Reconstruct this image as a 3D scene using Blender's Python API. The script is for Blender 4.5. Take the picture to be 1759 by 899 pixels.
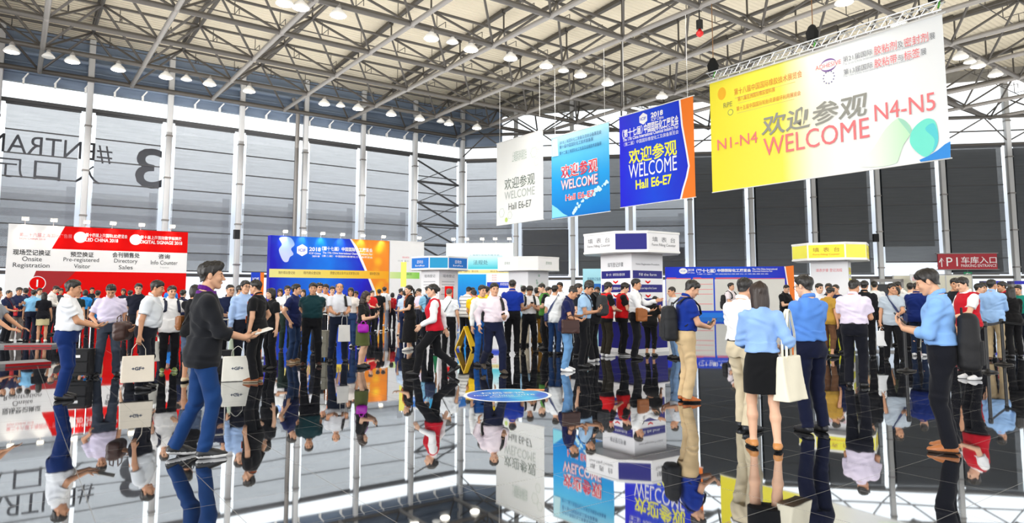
import bpy, bmesh, math, random
import numpy as np
from math import sin, cos, tan, atan, atan2, radians, degrees, pi, sqrt
from mathutils import Vector, Matrix
import openvdb

for _o in list(bpy.data.objects):
    bpy.data.objects.remove(_o)
scene = bpy.context.scene
COL = scene.collection
random.seed(7)

# ------------------------------------------------------------------ camera
FPX = 24 / 36 * 1759          # focal length in pixels
CX, PY, HZ, CAMH = 879.5, 395.0, 505.0, 1.5
TH = atan((HZ - PY) / FPX)
cam_data = bpy.data.cameras.new('camera')
cam_data.lens, cam_data.sensor_width = 24, 36
cam_data.shift_y = -(449.5 - PY) / 1759
cam_data.clip_end = 500
cam = bpy.data.objects.new('camera', cam_data)
COL.objects.link(cam)
cam.location = (0, 0, CAMH)
cam.rotation_euler = (pi / 2 + TH, 0, 0)
scene.camera = cam

# ------------------------------------------------------------------ exposure, sky, sun
vs = scene.view_settings
vs.view_transform = 'Standard'
vs.look = 'None'
vs.gamma = 1
vs.use_curve_mapping = False
vs.exposure = 0.12
scene.cycles.use_denoising = True
scene.cycles.max_bounces = 8
scene.cycles.diffuse_bounces = 3
scene.cycles.glossy_bounces = 4
scene.cycles.transparent_max_bounces = 16
scene.cycles.caustics_reflective = False
scene.cycles.caustics_refractive = False
scene.cycles.sample_clamp_indirect = 6

world = bpy.data.worlds.new('sky')
scene.world = world
world.use_nodes = True
_n = world.node_tree
_n.nodes.clear()
_out = _n.nodes.new('ShaderNodeOutputWorld')
_bg = _n.nodes.new('ShaderNodeBackground')
_tc = _n.nodes.new('ShaderNodeTexCoord')
_sp = _n.nodes.new('ShaderNodeSeparateXYZ')
_cr = _n.nodes.new('ShaderNodeValToRGB')
_n.links.new(_tc.outputs['Generated'], _sp.inputs[0])
_n.links.new(_sp.outputs['Z'], _cr.inputs[0])
_n.links.new(_cr.outputs[0], _bg.inputs[0])
_n.links.new(_bg.outputs[0], _out.inputs[0])
_e = _cr.color_ramp.elements
_e[1].position, _e[1].color = 0.20, (1.0, 1.0, 1.0, 1)
_e[0].position, _e[0].color = 0.0, (0.74, 0.76, 0.80, 1)
_y = _e.new(0.03); _y.color = (0.60, 0.62, 0.66, 1)
_z = _e.new(0.055); _z.color = (0.46, 0.48, 0.52, 1)
_x = _e.new(0.10); _x.color = (0.46, 0.48, 0.52, 1)
_bg.inputs[1].default_value = 1.75

# added unseen fill lights: stand-ins for daylight from front and sides, and a roof brightener
def area(name, loc, rot, sx, sy, power, col=(1, 1, 1)):
    l = bpy.data.lights.new(name, 'AREA')
    l.shape = 'RECTANGLE'
    l.size, l.size_y, l.energy, l.color = sx, sy, power, col
    o = bpy.data.objects.new(name, l)
    COL.objects.link(o)
    o.location, o.rotation_euler = loc, rot
    return o

area('front_daylight_fill', (4, -42, 9), (radians(90 + 6), 0, 0), 80, 14, 8500, (1.0, 0.985, 0.96))
area('side_daylight_fill', (34, 6, 7), (radians(90 + 25), 0, radians(60)), 24, 10, 1500, (1.0, 0.985, 0.96))
area('left_daylight_fill', (-56, -16, 10), (radians(90 + 3), 0, radians(-56)), 40, 13, 24000, (1.0, 0.985, 0.97))
area('roof_fill', (9, 20, 11.3), (pi, 0, 0), 62, 52, 14500, (1.0, 0.97, 0.92))  # added fill aimed up to brighten the roof, standing for floor bounce
# ------------------------------------------------------------------ picture -> place
def ray(px, py):
    a, b = (px - CX) / FPX, -(py - PY) / FPX
    c, s = cos(TH), sin(TH)
    return Vector((a, c - b * s, s + b * c))
def ground(px, py, z=0.0):
    r = ray(px, py)
    t = (z - CAMH) / r.z
    return Vector((r.x * t, r.y * t, z))
def at_y(px, py, Y):
    r = ray(px, py)
    t = Y / r.y
    return Vector((r.x * t, Y, CAMH + r.z * t))
def at_plane(px, py, P, n):
    r = ray(px, py)
    t = (Vector(P) - Vector((0, 0, CAMH))).dot(n) / r.dot(n)
    return Vector((0, 0, CAMH)) + r * t

AL = radians(53.82)
U = Vector((sin(AL), cos(AL), 0))      # along the left wall, away from the camera
V = Vector((-cos(AL), sin(AL), 0))     # towards the left wall
def uv(u, v, z=0.0):
    p = U * u + V * v
    return Vector((p.x, p.y, z))
A_U = atan2(U.y, U.x)

# ------------------------------------------------------------------ materials
def lin(c):
    c = c / 255
    return c / 12.92 if c <= 0.04045 else ((c + 0.055) / 1.055) ** 2.4
def hexcol(h):
    h = h.lstrip('#')
    return tuple(lin(int(h[i:i + 2], 16)) for i in (0, 2, 4)) + (1,)
MATS = {}
def mat(name, col, rough=0.6, metal=0.0, spec=0.4, noise=0.0, scale=20, bump=0.0, emit=None, strength=0, coat=0, sheen=0, stretch=None):
    if name in MATS:
        return MATS[name]
    m = bpy.data.materials.new(name)
    m.use_nodes = True
    nt = m.node_tree
    b = nt.nodes['Principled BSDF']
    c = hexcol(col) if isinstance(col, str) else col
    b.inputs['Base Color'].default_value = c
    b.inputs['Roughness'].default_value = rough
    b.inputs['Metallic'].default_value = metal
    b.inputs['Specular IOR Level'].default_value = spec
    if coat:
        b.inputs['Coat Weight'].default_value = coat
    if sheen:
        b.inputs['Sheen Weight'].default_value = sheen
    if emit:
        b.inputs['Emission Color'].default_value = hexcol(emit)
        b.inputs['Emission Strength'].default_value = strength
    if noise or bump:
        tc = nt.nodes.new('ShaderNodeTexCoord')
        nz = nt.nodes.new('ShaderNodeTexNoise')
        nz.inputs['Scale'].default_value = scale
        nz.inputs['Detail'].default_value = 3
        if stretch:
            mp = nt.nodes.new('ShaderNodeMapping')
            mp.inputs['Scale'].default_value = stretch
            nt.links.new(tc.outputs['Object'], mp.inputs[0])
            nt.links.new(mp.outputs[0], nz.inputs['Vector'])
        else:
            nt.links.new(tc.outputs['Object'], nz.inputs['Vector'])
        if noise:
            mx = nt.nodes.new('ShaderNodeMix')
            mx.data_type = 'RGBA'
            mx.inputs['A'].default_value = tuple(min(1, x * (1 - noise)) for x in c[:3]) + (1,)
            mx.inputs['B'].default_value = tuple(min(1, x * (1 + noise)) for x in c[:3]) + (1,)
            nt.links.new(nz.outputs['Fac'], mx.inputs['Factor'])
            nt.links.new(mx.outputs['Result'], b.inputs['Base Color'])
        if bump:
            bp = nt.nodes.new('ShaderNodeBump')
            bp.inputs['Strength'].default_value = bump
            bp.inputs['Distance'].default_value = 0.01
            nt.links.new(nz.outputs['Fac'], bp.inputs['Height'])
            nt.links.new(bp.outputs[0], b.inputs['Normal'])
    MATS[name] = m
    return m
def cloth(col):
    return mat('cloth_' + col, col, rough=0.85, spec=0.15, noise=0.10, scale=9, bump=0.7, sheen=0.1)
def plain(col):
    return mat('paint_' + col, col, rough=0.45, spec=0.35, noise=0.02, scale=3)

# ------------------------------------------------------------------ mesh helpers
def tag(o, label=None, cat=None, group=None, kind=None):
    if label: o['label'] = label
    if label and cat and not kind: kind = 'thing'
    if cat: o['category'] = cat
    if group: o['group'] = group
    if kind: o['kind'] = kind
    return o
def empty(name, loc=(0, 0, 0), rz=0.0, label=None, cat=None, group=None, kind=None):
    o = bpy.data.objects.new(name, None)
    COL.objects.link(o)
    o.location = loc
    o.rotation_euler = (0, 0, rz)
    o.empty_display_size = 0.1
    return tag(o, label, cat, group, kind)
class MB:
    def __init__(s):
        s.v, s.f, s.m = [], [], []
    def add(s, vs_, fs, mi=0, M=None):
        o = len(s.v)
        s.v += [(M @ Vector(p))[:] if M is not None else tuple(p) for p in vs_]
        s.f += [tuple(i + o for i in f) for f in fs]
        s.m += [mi] * len(fs)
        return s
    def box(s, lo, hi, mi=0, M=None):
        x0, y0, z0 = lo; x1, y1, z1 = hi
        return s.add([(x0, y0, z0), (x1, y0, z0), (x1, y1, z0), (x0, y1, z0), (x0, y0, z1), (x1, y0, z1), (x1, y1, z1), (x0, y1, z1)],
                     [(0, 3, 2, 1), (4, 5, 6, 7), (0, 1, 5, 4), (1, 2, 6, 5), (2, 3, 7, 6), (3, 0, 4, 7)], mi, M)
    def bbox(s, lo, hi, r=0.02, mi=0, M=None):      # box with rounded vertical edges
        x0, y0, z0 = lo; x1, y1, z1 = hi
        pts = []
        for cx_, cy_, a0 in ((x1 - r, y1 - r, 0), (x0 + r, y1 - r, 90), (x0 + r, y0 + r, 180), (x1 - r, y0 + r, 270)):
            for k in range(4):
                a = radians(a0 + k * 30)
                pts.append((cx_ + r * cos(a), cy_ + r * sin(a)))
        return s.prism(pts, z0, z1, mi, M)
    def prism(s, pts, z0, z1, mi=0, M=None):        # pts counter-clockwise in xy
        n = len(pts)
        return s.add([(x, y, z0) for x, y in pts] + [(x, y, z1) for x, y in pts],
                     [tuple(reversed(range(n))), tuple(range(n, 2 * n))] + [(i, (i + 1) % n, n + (i + 1) % n, n + i) for i in range(n)], mi, M)
    def plate(s, pts, y0, y1, mi=0, M=None):        # outline in xz (counter-clockwise seen from -y), depth in y
        n = len(pts)
        return s.add([(x, y0, z) for x, z in pts] + [(x, y1, z) for x, z in pts],
                     [tuple(range(n)), tuple(reversed(range(n, 2 * n)))] + [(i, n + i, n + (i + 1) % n, (i + 1) % n) for i in range(n)], mi, M)
    def tube(s, p, q, r, n=8, mi=0, r2=None, caps=True):
        p, q = Vector(p), Vector(q)
        d = (q - p)
        if d.length < 1e-6: return s
        d.normalize()
        a = d.orthogonal().normalized()
        b = d.cross(a)
        r2 = r if r2 is None else r2
        vs_ = [(p + (a * cos(2 * pi * i / n) + b * sin(2 * pi * i / n)) * r)[:] for i in range(n)] + \
              [(q + (a * cos(2 * pi * i / n) + b * sin(2 * pi * i / n)) * r2)[:] for i in range(n)]
        fs = [(i, (i + 1) % n, n + (i + 1) % n, n + i) for i in range(n)]
        if caps: fs += [tuple(reversed(range(n))), tuple(range(n, 2 * n))]
        return s.add(vs_, fs, mi)
    def path(s, pts, r, n=6, mi=0, closed=False):
        pts = [Vector(p) for p in pts]
        N = len(pts)
        rings = []
        up = None
        for i, p in enumerate(pts):
            t = (pts[(i + 1) % N] - pts[i - 1]) if closed else (pts[min(i + 1, N - 1)] - pts[max(i - 1, 0)])
            if t.length < 1e-9: t = Vector((0, 0, 1))
            t.normalize()
            a = t.orthogonal() if up is None else (up - t * up.dot(t))
            if a.length < 1e-6: a = t.orthogonal()
            a.normalize(); up = a
            b = t.cross(a)
            rr = r[i] if isinstance(r, (list, tuple)) and len(r) == N else r
            rx, ry = rr if isinstance(rr, tuple) else (rr, rr)
            rings.append([(p + a * cos(2 * pi * k / n) * rx + b * sin(2 * pi * k / n) * ry)[:] for k in range(n)])
        vs_ = [v for g in rings for v in g]
        fs = []
        for i in range(N if closed else N - 1):
            j = (i + 1) % N
            fs += [(i * n + k, i * n + (k + 1) % n, j * n + (k + 1) % n, j * n + k) for k in range(n)]
        if not closed:
            fs += [tuple(reversed(range(n))), tuple(range((N - 1) * n, N * n))]
        return s.add(vs_, fs, mi)
    def strap(s, pts, w, t, side, mi=0):            # flat ribbon through pts, width along `side`
        pts = [Vector(p) for p in pts]
        N = len(pts)
        vs_, fs = [], []
        for i, p in enumerate(pts):
            d = (pts[min(i + 1, N - 1)] - pts[max(i - 1, 0)]).normalized()
            sd = Vector(side if not callable(side) else side(i / (N - 1)))
            sd = (sd - d * sd.dot(d)).normalized()
            nn = d.cross(sd)
            for a, b in ((-1, -1), (1, -1), (1, 1), (-1, 1)):
                vs_.append((p + sd * (a * w / 2) + nn * (b * t / 2))[:])
        for i in range(N - 1):
            for k in range(4):
                fs.append((i * 4 + k, i * 4 + (k + 1) % 4, i * 4 + 4 + (k + 1) % 4, i * 4 + 4 + k))
        fs += [(3, 2, 1, 0), tuple(range(4 * N - 4, 4 * N))]
        return s.add(vs_, fs, mi)
    def lathe(s, prof, n=16, mi=0, M=None):         # prof: (r, z) from bottom to top
        vs_, fs = [], []
        for r, z in prof:
            vs_ += [(r * cos(2 * pi * k / n), r * sin(2 * pi * k / n), z) for k in range(n)]
        for i in range(len(prof) - 1):
            fs += [(i * n + k, i * n + (k + 1) % n, i * n + n + (k + 1) % n, i * n + n + k) for k in range(n)]
        fs += [tuple(reversed(range(n))), tuple(range((len(prof) - 1) * n, len(prof) * n))]
        return s.add(vs_, fs, mi, M)
    def build(s, name, mats, parent=None, smooth=False, loc=None):
        me = bpy.data.meshes.new(name)
        me.from_pydata(s.v, [], s.f)
        mats = mats if isinstance(mats, (list, tuple)) else [mats]
        for m in mats: me.materials.append(m)
        if len(mats) > 1: me.polygons.foreach_set('material_index', s.m)
        bm = bmesh.new(); bm.from_mesh(me)
        bmesh.ops.recalc_face_normals(bm, faces=bm.faces)
        bm.to_mesh(me); bm.free()
        if smooth:
            me.polygons.foreach_set('use_smooth', [True] * len(me.polygons))
            me.set_sharp_from_angle(angle=radians(40))
        o = bpy.data.objects.new(name, me)
        COL.objects.link(o)
        if parent is not None: o.parent = parent
        if loc is not None: o.location = loc
        return o
def copy_tree(o, parent=None):
    c = o.copy()
    COL.objects.link(c)
    if parent is not None: c.parent = parent
    for ch in list(o.children): copy_tree(ch, c)
    return c

_TXT = {}
def text_verts(body, bold=0.0):
    k = (body, bold)
    if k not in _TXT:
        cu = bpy.data.curves.new('t', 'FONT')
        cu.body = body
        cu.resolution_u = 3
        cu.offset = bold
        cu.fill_mode = 'FRONT'
        ob = bpy.data.objects.new('t', cu)
        COL.objects.link(ob)
        dg = bpy.context.evaluated_depsgraph_get()
        me = bpy.data.meshes.new_from_object(ob.evaluated_get(dg))
        vs_ = np.zeros(len(me.vertices) * 3); me.vertices.foreach_get('co', vs_)
        vs_ = vs_.reshape(-1, 3)
        fs = [tuple(p.vertices) for p in me.polygons]
        bpy.data.objects.remove(ob); bpy.data.curves.remove(cu); bpy.data.meshes.remove(me)
        _TXT[k] = (vs_, fs)
    return _TXT[k]
def put_text(mb, body, cx, cz, w=None, h=None, y=-0.01, mi=0, bold=0.0, mirror=False, left=None, M=None, slant=0.0):
    """lettering in the xz plane of a board, facing -y, centred at (cx, cz) in a w x h box"""
    vs_, fs = text_verts(body, bold)
    if len(vs_) == 0: return
    lo, hi = vs_.min(0), vs_.max(0)
    sw = (hi[0] - lo[0]) or 1; sh = (hi[1] - lo[1]) or 1
    if w is None: kx = kz = h / sh
    elif h is None: kx = kz = w / sw
    else: kx, kz = w / sw, h / sh
    X = (vs_[:, 0] - (lo[0] + hi[0]) / 2) * kx
    Z = (vs_[:, 1] - (lo[1] + hi[1]) / 2) * kz
    X = X + slant * Z
    if left is not None: cx = left + sw * kx / 2
    if mirror: X = -X
    P = [(cx + a, y, cz + b) for a, b in zip(X, Z)]
    mb.add(P, [tuple(reversed(f)) for f in fs] if mirror else fs, mi, M)
    return cx + sw * kx / 2

# ------------------------------------------------------------------ the hall: floor
def floor_material():
    m = bpy.data.materials.new('polished_black_granite')
    m.use_nodes = True
    nt = m.node_tree
    N, L = nt.nodes, nt.links
    N.clear()
    out = N.new('ShaderNodeOutputMaterial')
    tc = N.new('ShaderNodeTexCoord')
    sep = N.new('ShaderNodeSeparateXYZ'); L.new(tc.outputs['Object'], sep.inputs[0])
    def line(sock, off):
        a = N.new('ShaderNodeMath'); a.operation = 'ADD'; L.new(sock, a.inputs[0]); a.inputs[1].default_value = off + 80.0
        b = N.new('ShaderNodeMath'); b.operation = 'MODULO'; L.new(a.outputs[0], b.inputs[0]); b.inputs[1].default_value = 0.8
        c = N.new('ShaderNodeMath'); c.operation = 'LESS_THAN'; L.new(b.outputs[0], c.inputs[0]); c.inputs[1].default_value = 0.008
        return c.outputs[0]
    mx = N.new('ShaderNodeMath'); mx.operation = 'MAXIMUM'
    L.new(line(sep.outputs['X'], -0.53), mx.inputs[0]); L.new(line(sep.outputs['Y'], -0.52), mx.inputs[1])
    nz = N.new('ShaderNodeTexNoise'); nz.inputs['Scale'].default_value = 60; nz.inputs['Detail'].default_value = 6
    L.new(tc.outputs['Object'], nz.inputs['Vector'])
    ramp = N.new('ShaderNodeValToRGB'); L.new(nz.outputs['Fac'], ramp.inputs[0])
    ramp.color_ramp.elements[0].position = 0.35; ramp.color_ramp.elements[0].color = (0.006, 0.007, 0.010, 1)
    ramp.color_ramp.elements[1].position = 0.75; ramp.color_ramp.elements[1].color = (0.018, 0.020, 0.026, 1)
    mc = N.new('ShaderNodeMix'); mc.data_type = 'RGBA'
    L.new(mx.outputs[0], mc.inputs['Factor']); L.new(ramp.outputs[0], mc.inputs['A']); mc.inputs['B'].default_value = (0.22, 0.22, 0.22, 1)
    dif = N.new('ShaderNodeBsdfDiffuse'); L.new(mc.outputs['Result'], dif.inputs[0])
    gl = N.new('ShaderNodeBsdfGlossy'); gl.inputs['Roughness'].default_value = 0.025
    gl.inputs[0].default_value = (0.97, 0.985, 1.0, 1)
    wv = N.new('ShaderNodeTexNoise'); wv.inputs['Scale'].default_value = 0.9; wv.inputs['Detail'].default_value = 1
    L.new(tc.outputs['Object'], wv.inputs['Vector'])
    bp = N.new('ShaderNodeBump'); bp.inputs['Strength'].default_value = 0.25; bp.inputs['Distance'].default_value = 0.004
    L.new(wv.outputs['Fac'], bp.inputs['Height']); L.new(bp.outputs[0], gl.inputs['Normal'])
    lw = N.new('ShaderNodeLayerWeight'); lw.inputs['Blend'].default_value = 0.5
    mr = N.new('ShaderNodeMapRange'); L.new(lw.outputs['Facing'], mr.inputs[0])
    mr.inputs[1].default_value = 0.0; mr.inputs[2].default_value = 1.0
    mr.inputs[3].default_value = 0.24; mr.inputs[4].default_value = 0.80
    sub = N.new('ShaderNodeMath'); sub.operation = 'MULTIPLY_ADD'
    L.new(mx.outputs[0], sub.inputs[0]); sub.inputs[1].default_value = -0.3; L.new(mr.outputs[0], sub.inputs[2])
    ms = N.new('ShaderNodeMixShader')
    L.new(sub.outputs[0], ms.inputs[0]); L.new(dif.outputs[0], ms.inputs[1]); L.new(gl.outputs[0], ms.inputs[2])
    L.new(ms.outputs[0], out.inputs[0])
    return m
VW = 45.5                                           # distance of the left wall along V
UC = 28.33                                          # the corner along U
CORNER = uv(UC, VW)
A_B = A_U - radians(45)                             # the back wall turns by 45 degrees
DB = Vector((cos(A_B), sin(A_B), 0))
NB = Vector((-DB.y, DB.x, 0))                       # outwards through the back wall
LB, PITCH = 60.0, 4.21
WALL_L0 = UC - PITCH * 9
fl_pts = [uv(WALL_L0 - 6, VW + 0.5), uv(UC + 0.2, VW + 0.5), CORNER + DB * LB + NB * 0.5, Vector((55, -9, 0)), Vector((-18, -9, 0))]
fl = MB()
inv = Matrix.Rotation(-A_U, 4, 'Z')
loc_pts = [(inv @ p)[:2] for p in fl_pts]
fl.prism(list(reversed(loc_pts)), -0.3, 0.0)
FLOOR = fl.build('floor', floor_material())
FLOOR.rotation_euler = (0, 0, A_U)
tag(FLOOR, kind='structure')
og = MB().box((-140, -120, -0.62), (160, 190, -0.32)).build('exterior_pavement', mat('pale_pavement', '#b9b6ae', rough=0.9, noise=0.08, scale=0.6))
tag(og, kind='structure')

# ------------------------------------------------------------------ roof
A0, RU0, RV0, RH = 4.5, 9.614, 27.04, 13.757        # space-frame module, origin node and bottom chord height
HT, HD = 15.75, 16.6
def roof_z(p): return 16.2 + (45.5 - p.dot(V)) * 0.05   # the roof rises away from the left wall
def node(n, k, z=RH): return uv(RU0 + A0 * n, RV0 + A0 * k, z)
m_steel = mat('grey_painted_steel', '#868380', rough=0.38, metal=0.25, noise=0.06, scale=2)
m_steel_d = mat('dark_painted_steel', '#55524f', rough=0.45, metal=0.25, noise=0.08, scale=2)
m_white_metal = mat('white_enamel', '#f0f0ee', rough=0.35, noise=0.02, scale=6)
m_dark = mat('black_plastic', '#17181a', rough=0.4, noise=0.1, scale=30)
def roof_material():
    m = mat('corrugated_beige_roof', '#e9dfc8', rough=0.7, noise=0.06, scale=0.5)
    nt = m.node_tree
    N, L = nt.nodes, nt.links
    b = N['Principled BSDF']
    tc = N.new('ShaderNodeTexCoord')
    wv = N.new('ShaderNodeTexWave'); wv.bands_direction = 'Y'; wv.inputs['Scale'].default_value = 1.1
    wv.inputs['Distortion'].default_value = 0
    L.new(tc.outputs['Object'], wv.inputs[0])
    bp = N.new('ShaderNodeBump'); bp.inputs['Strength'].default_value = 0.7; bp.inputs['Distance'].default_value = 0.08
    L.new(wv.outputs['Fac'], bp.inputs['Height']); L.new(bp.outputs[0], b.inputs['Normal'])
    return m
roof_out = [uv(WALL_L0 - 6, VW + 1.5), uv(UC + 0.8, VW + 1.5), CORNER + DB * LB + NB * 1.5, Vector((55, -9, 0)), Vector((-18, -9, 0))]
rf = MB()
_rp = [inv @ p for p in reversed(roof_out)]
_rz = [roof_z(p) for p in reversed(roof_out)]
_nn = len(_rp)
rf.add([(p.x, p.y, z) for p, z in zip(_rp, _rz)] + [(p.x, p.y, z + .35) for p, z in zip(_rp, _rz)],
       [tuple(reversed(range(_nn))), tuple(range(_nn, 2 * _nn))] + [(i, (i + 1) % _nn, _nn + (i + 1) % _nn, _nn + i) for i in range(_nn)])
ROOF = rf.build('ceiling', roof_material())
ROOF.rotation_euler = (0, 0, A_U)
tag(ROOF, kind='structure')
def inside(p, margin=0.0):
    if (p.dot(V)) > VW - margin: return False
    if (p - CORNER).dot(NB) > -margin: return False
    return p.y > -8 and -48 < p.x < 54
rng_n, rng_k = range(-9, 13), range(-8, 5)
ok = lambda n, k: inside(node(n, k), 0.1)
okt = lambda n, k: inside(node(n + .5, k + .5), 0.3)
for n in rng_n:                                     # one truss for every grid line that runs to the left wall
    bot, top, dia = MB(), MB(), MB()
    any_ = False
    for k in rng_k:
        if ok(n, k) and ok(n, k + 1):
            bot.tube(node(n, k), node(n, k + 1), 0.12, 10); any_ = True
        if ok(n, k):
            bot.lathe([(0.02, -0.17), (0.14, -0.1), (0.17, 0), (0.14, 0.1), (0.02, 0.17)], 8, 0, Matrix.Translation(node(n, k)))
            for a in (0, -1):
                for b in (0, -1):
                    if okt(n + a, k + b):
                        dia.tube(node(n, k), node(n + a + .5, k + b + .5, HT), 0.062, 6)
        if okt(n, k) and okt(n, k + 1):
            top.tube(node(n + .5, k + .5, HT), node(n + .5, k + 1.5, HT), 0.10, 8)
            qa, qb = node(n + .5, k + .5), node(n + .5, k + 1.5)
            qa.z, qb.z = roof_z(qa) - .17, roof_z(qb) - .17
            top.path([qa, qb], (0.17, 0.10), 4)
        if okt(n, k):
            qa = node(n + .5, k + .5)
            top.tube(node(n + .5, k + .5, HT), Vector((qa.x, qa.y, roof_z(qa) - .3)), 0.05, 6)
    if not any_: continue
    e = empty('roof_truss', node(n, 0, RH), kind='structure')
    M = Matrix.Translation(-node(n, 0, RH))
    for mb, nm, mt in ((bot, 'bottom_chord', m_steel), (top, 'top_chord', m_steel_d), (dia, 'diagonal', m_steel_d)):  # the bottom chords' lit look is put into their lighter steel
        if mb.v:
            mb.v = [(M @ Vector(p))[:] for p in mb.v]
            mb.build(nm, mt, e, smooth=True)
for k in rng_k:                                     # the cross chords, parallel to the left wall
    mb, pp = MB(), MB()
    for n in rng_n:
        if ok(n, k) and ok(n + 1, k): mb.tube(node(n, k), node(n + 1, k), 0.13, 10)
        if okt(n, k) and okt(n + 1, k):
            mb.tube(node(n + .5, k + .5, HT), node(n + 1.5, k + .5, HT), 0.075, 8)
            q, q2 = node(n + .5, k + .72, HT - 0.35), node(n + 1.5, k + .72, HT - 0.35)
            pp.tube(q, q2, 0.03, 6)
            for t in (0.2, 0.7):
                w = q.lerp(q2, t)
                pp.tube(w, w + Vector((0, 0, 0.75)), 0.022, 5)
                pp.tube(w, w - V * 0.9, 0.02, 5)
                pp.tube(w - V * 0.9, w - V * 0.9 + Vector((0, 0, -0.3)), 0.02, 5)
    if mb.v:
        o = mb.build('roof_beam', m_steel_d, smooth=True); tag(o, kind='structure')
    if pp.v:
        o = pp.build('ceiling_sprinkler_pipe', m_steel_d, smooth=True); tag(o, kind='structure')

# ------------------------------------------------------------------ glazed walls with roller blinds
HB0, HB1, HF = 2.9, 11.87, 13.15
def screen_material(name, col, openness):
    m = bpy.data.materials.new(name)
    m.use_nodes = True
    nt = m.node_tree; N, L = nt.nodes, nt.links
    N.clear()
    out = N.new('ShaderNodeOutputMaterial')
    tc = N.new('ShaderNodeTexCoord')
    mp = N.new('ShaderNodeMapping'); mp.inputs['Scale'].default_value = (0.4, 1, 9)
    nz = N.new('ShaderNodeTexNoise'); nz.inputs['Scale'].default_value = 1.5; nz.inputs['Detail'].default_value = 4
    L.new(tc.outputs['Object'], mp.inputs[0]); L.new(mp.outputs[0], nz.inputs['Vector'])
    c = hexcol(col)
    mx = N.new('ShaderNodeMix'); mx.data_type = 'RGBA'
    mx.inputs['A'].default_value = tuple(x * .8 for x in c[:3]) + (1,)
    mx.inputs['B'].default_value = tuple(min(1, x * 1.2) for x in c[:3]) + (1,)
    L.new(nz.outputs['Fac'], mx.inputs['Factor'])
    d = N.new('ShaderNodeBsdfDiffuse'); L.new(mx.outputs['Result'], d.inputs[0])
    t = N.new('ShaderNodeBsdfTransparent')
    ms = N.new('ShaderNodeMixShader')
    mr = N.new('ShaderNodeMapRange'); L.new(nz.outputs['Fac'], mr.inputs[0])
    mr.inputs[1].default_value = .3; mr.inputs[2].default_value = .7
    mr.inputs[3].default_value = openness * .97; mr.inputs[4].default_value = openness * 1.03
    L.new(mr.outputs[0], ms.inputs[0]); L.new(d.outputs[0], ms.inputs[1]); L.new(t.outputs[0], ms.inputs[2])
    L.new(ms.outputs[0], out.inputs[0])
    return m
def glass_material():
    m = bpy.data.materials.new('window_glass')
    m.use_nodes = True
    nt = m.node_tree; N, L = nt.nodes, nt.links
    N.clear()
    out = N.new('ShaderNodeOutputMaterial')
    t = N.new('ShaderNodeBsdfTransparent'); t.inputs[0].default_value = (0.95, 0.98, 1, 1)
    g = N.new('ShaderNodeBsdfGlossy'); g.inputs['Roughness'].default_value = 0.02
    lw = N.new('ShaderNodeLayerWeight'); lw.inputs['Blend'].default_value = 0.12
    ms = N.new('ShaderNodeMixShader')
    L.new(lw.outputs['Fresnel'], ms.inputs[0]); L.new(t.outputs[0], ms.inputs[1]); L.new(g.outputs[0], ms.inputs[2])
    L.new(ms.outputs[0], out.inputs[0])
    return m
m_glass = glass_material()
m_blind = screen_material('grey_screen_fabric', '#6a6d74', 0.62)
m_blind_b = screen_material('shaded_screen_fabric', '#6d7176', 0.30)  # copy of the blind fabric, back-bay shade put into colour and openness
m_blind_c = screen_material('dark_sunlit_screen_fabric', '#63666c', 0.55)  # copy of the blind fabric with its sunlit tone put in
m_col = mat('column_paint', '#c9cbcd', rough=0.4, noise=0.04, scale=2)
m_batten = mat('dark_batten', '#4a4b4e', rough=0.5, noise=0.1)
m_fascia = mat('blue_grey_fascia', '#76869c', rough=0.4, noise=0.35, scale=0.9, stretch=(0.3, 1, 3))
m_fascia_b = mat('grey_stone_fascia', '#96938d', rough=0.8, noise=0.3, scale=3)
m_sun_band = screen_material('sunlit_band_beige', '#e6dac4', 0.86)  # sunlit band tone put into the colour
m_shadow_band = screen_material('shadow_band_grey', '#9a98a0', 0.80)  # shadow band tone put into the colour
m_blocker = mat('dark_light_blocker', '#3a3d41', rough=0.7, noise=0.15, scale=1.0)  # for the added light-blocking sheets behind the back blinds

def blind_bay(P, ang, w, style, idx, mblind, label, grp, batten0=10.45):
    """one window bay: pane, roller blind with battens and added bands giving its sun and shadow. P is the bay's left foot."""
    fr = Matrix.Translation(P) @ Matrix.Rotation(ang, 4, 'Z')
    g = MB().box((0.0, 0.30, 0.0), (w, 0.33, 15.9)).build('window_%d' % idx, m_glass)
    g.matrix_world = fr; tag(g, kind='structure')
    b = empty('roller_blind', P, ang, label, 'window blind', grp)
    x0, x1 = 0.40, w - 0.40
    lo = HB0 if style != 'raised' else 3.75
    MB().box((x0, 0.10, lo), (x1, 0.112, HB1)).build('screen', mblind, b)
    MB().box((x0 - .05, 0.05, HB1 - .02), (x1 + .05, 0.2, HB1 + 0.16)).build('roller_tube', m_batten, b)
    MB().box((x0, 0.085, lo - 0.04), (x1, 0.125, lo + 0.04)).build('bottom_bar', m_batten, b)
    z = batten0
    while z > lo + 0.4:
        MB().box((x0, 0.07, z - 0.035), (x1, 0.10, z + 0.035)).build('batten', m_batten, b)
        z -= 1.29
    if style == 'bands':  # sun and shadow on the blind, built as added sheets behind it
        o = empty('sun_shadow_bands', P + Vector((0, 0, 0)), ang, 'added sun-and-shadow bands behind the ' + label.split('roller ')[1].replace('window wall, ', 'wall, '), 'light bands', 'added light bands')
        MB().box((x0, 0.60, 2.9), (x1 - 0.42, 0.62, 7.35)).build('screen', m_sun_band, o)
        for zz in (3.55, 4.6, 5.75, 6.6):
            MB().box((x0, 0.52, zz), (x1, 0.60, zz + 0.42)).build('shadow_band', m_shadow_band, o)
        MB().box((x1 - 0.42, 0.55, 2.9), (x1, 0.62, 7.6)).build('shadow_edge', m_shadow_band, o)
    return b
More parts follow.
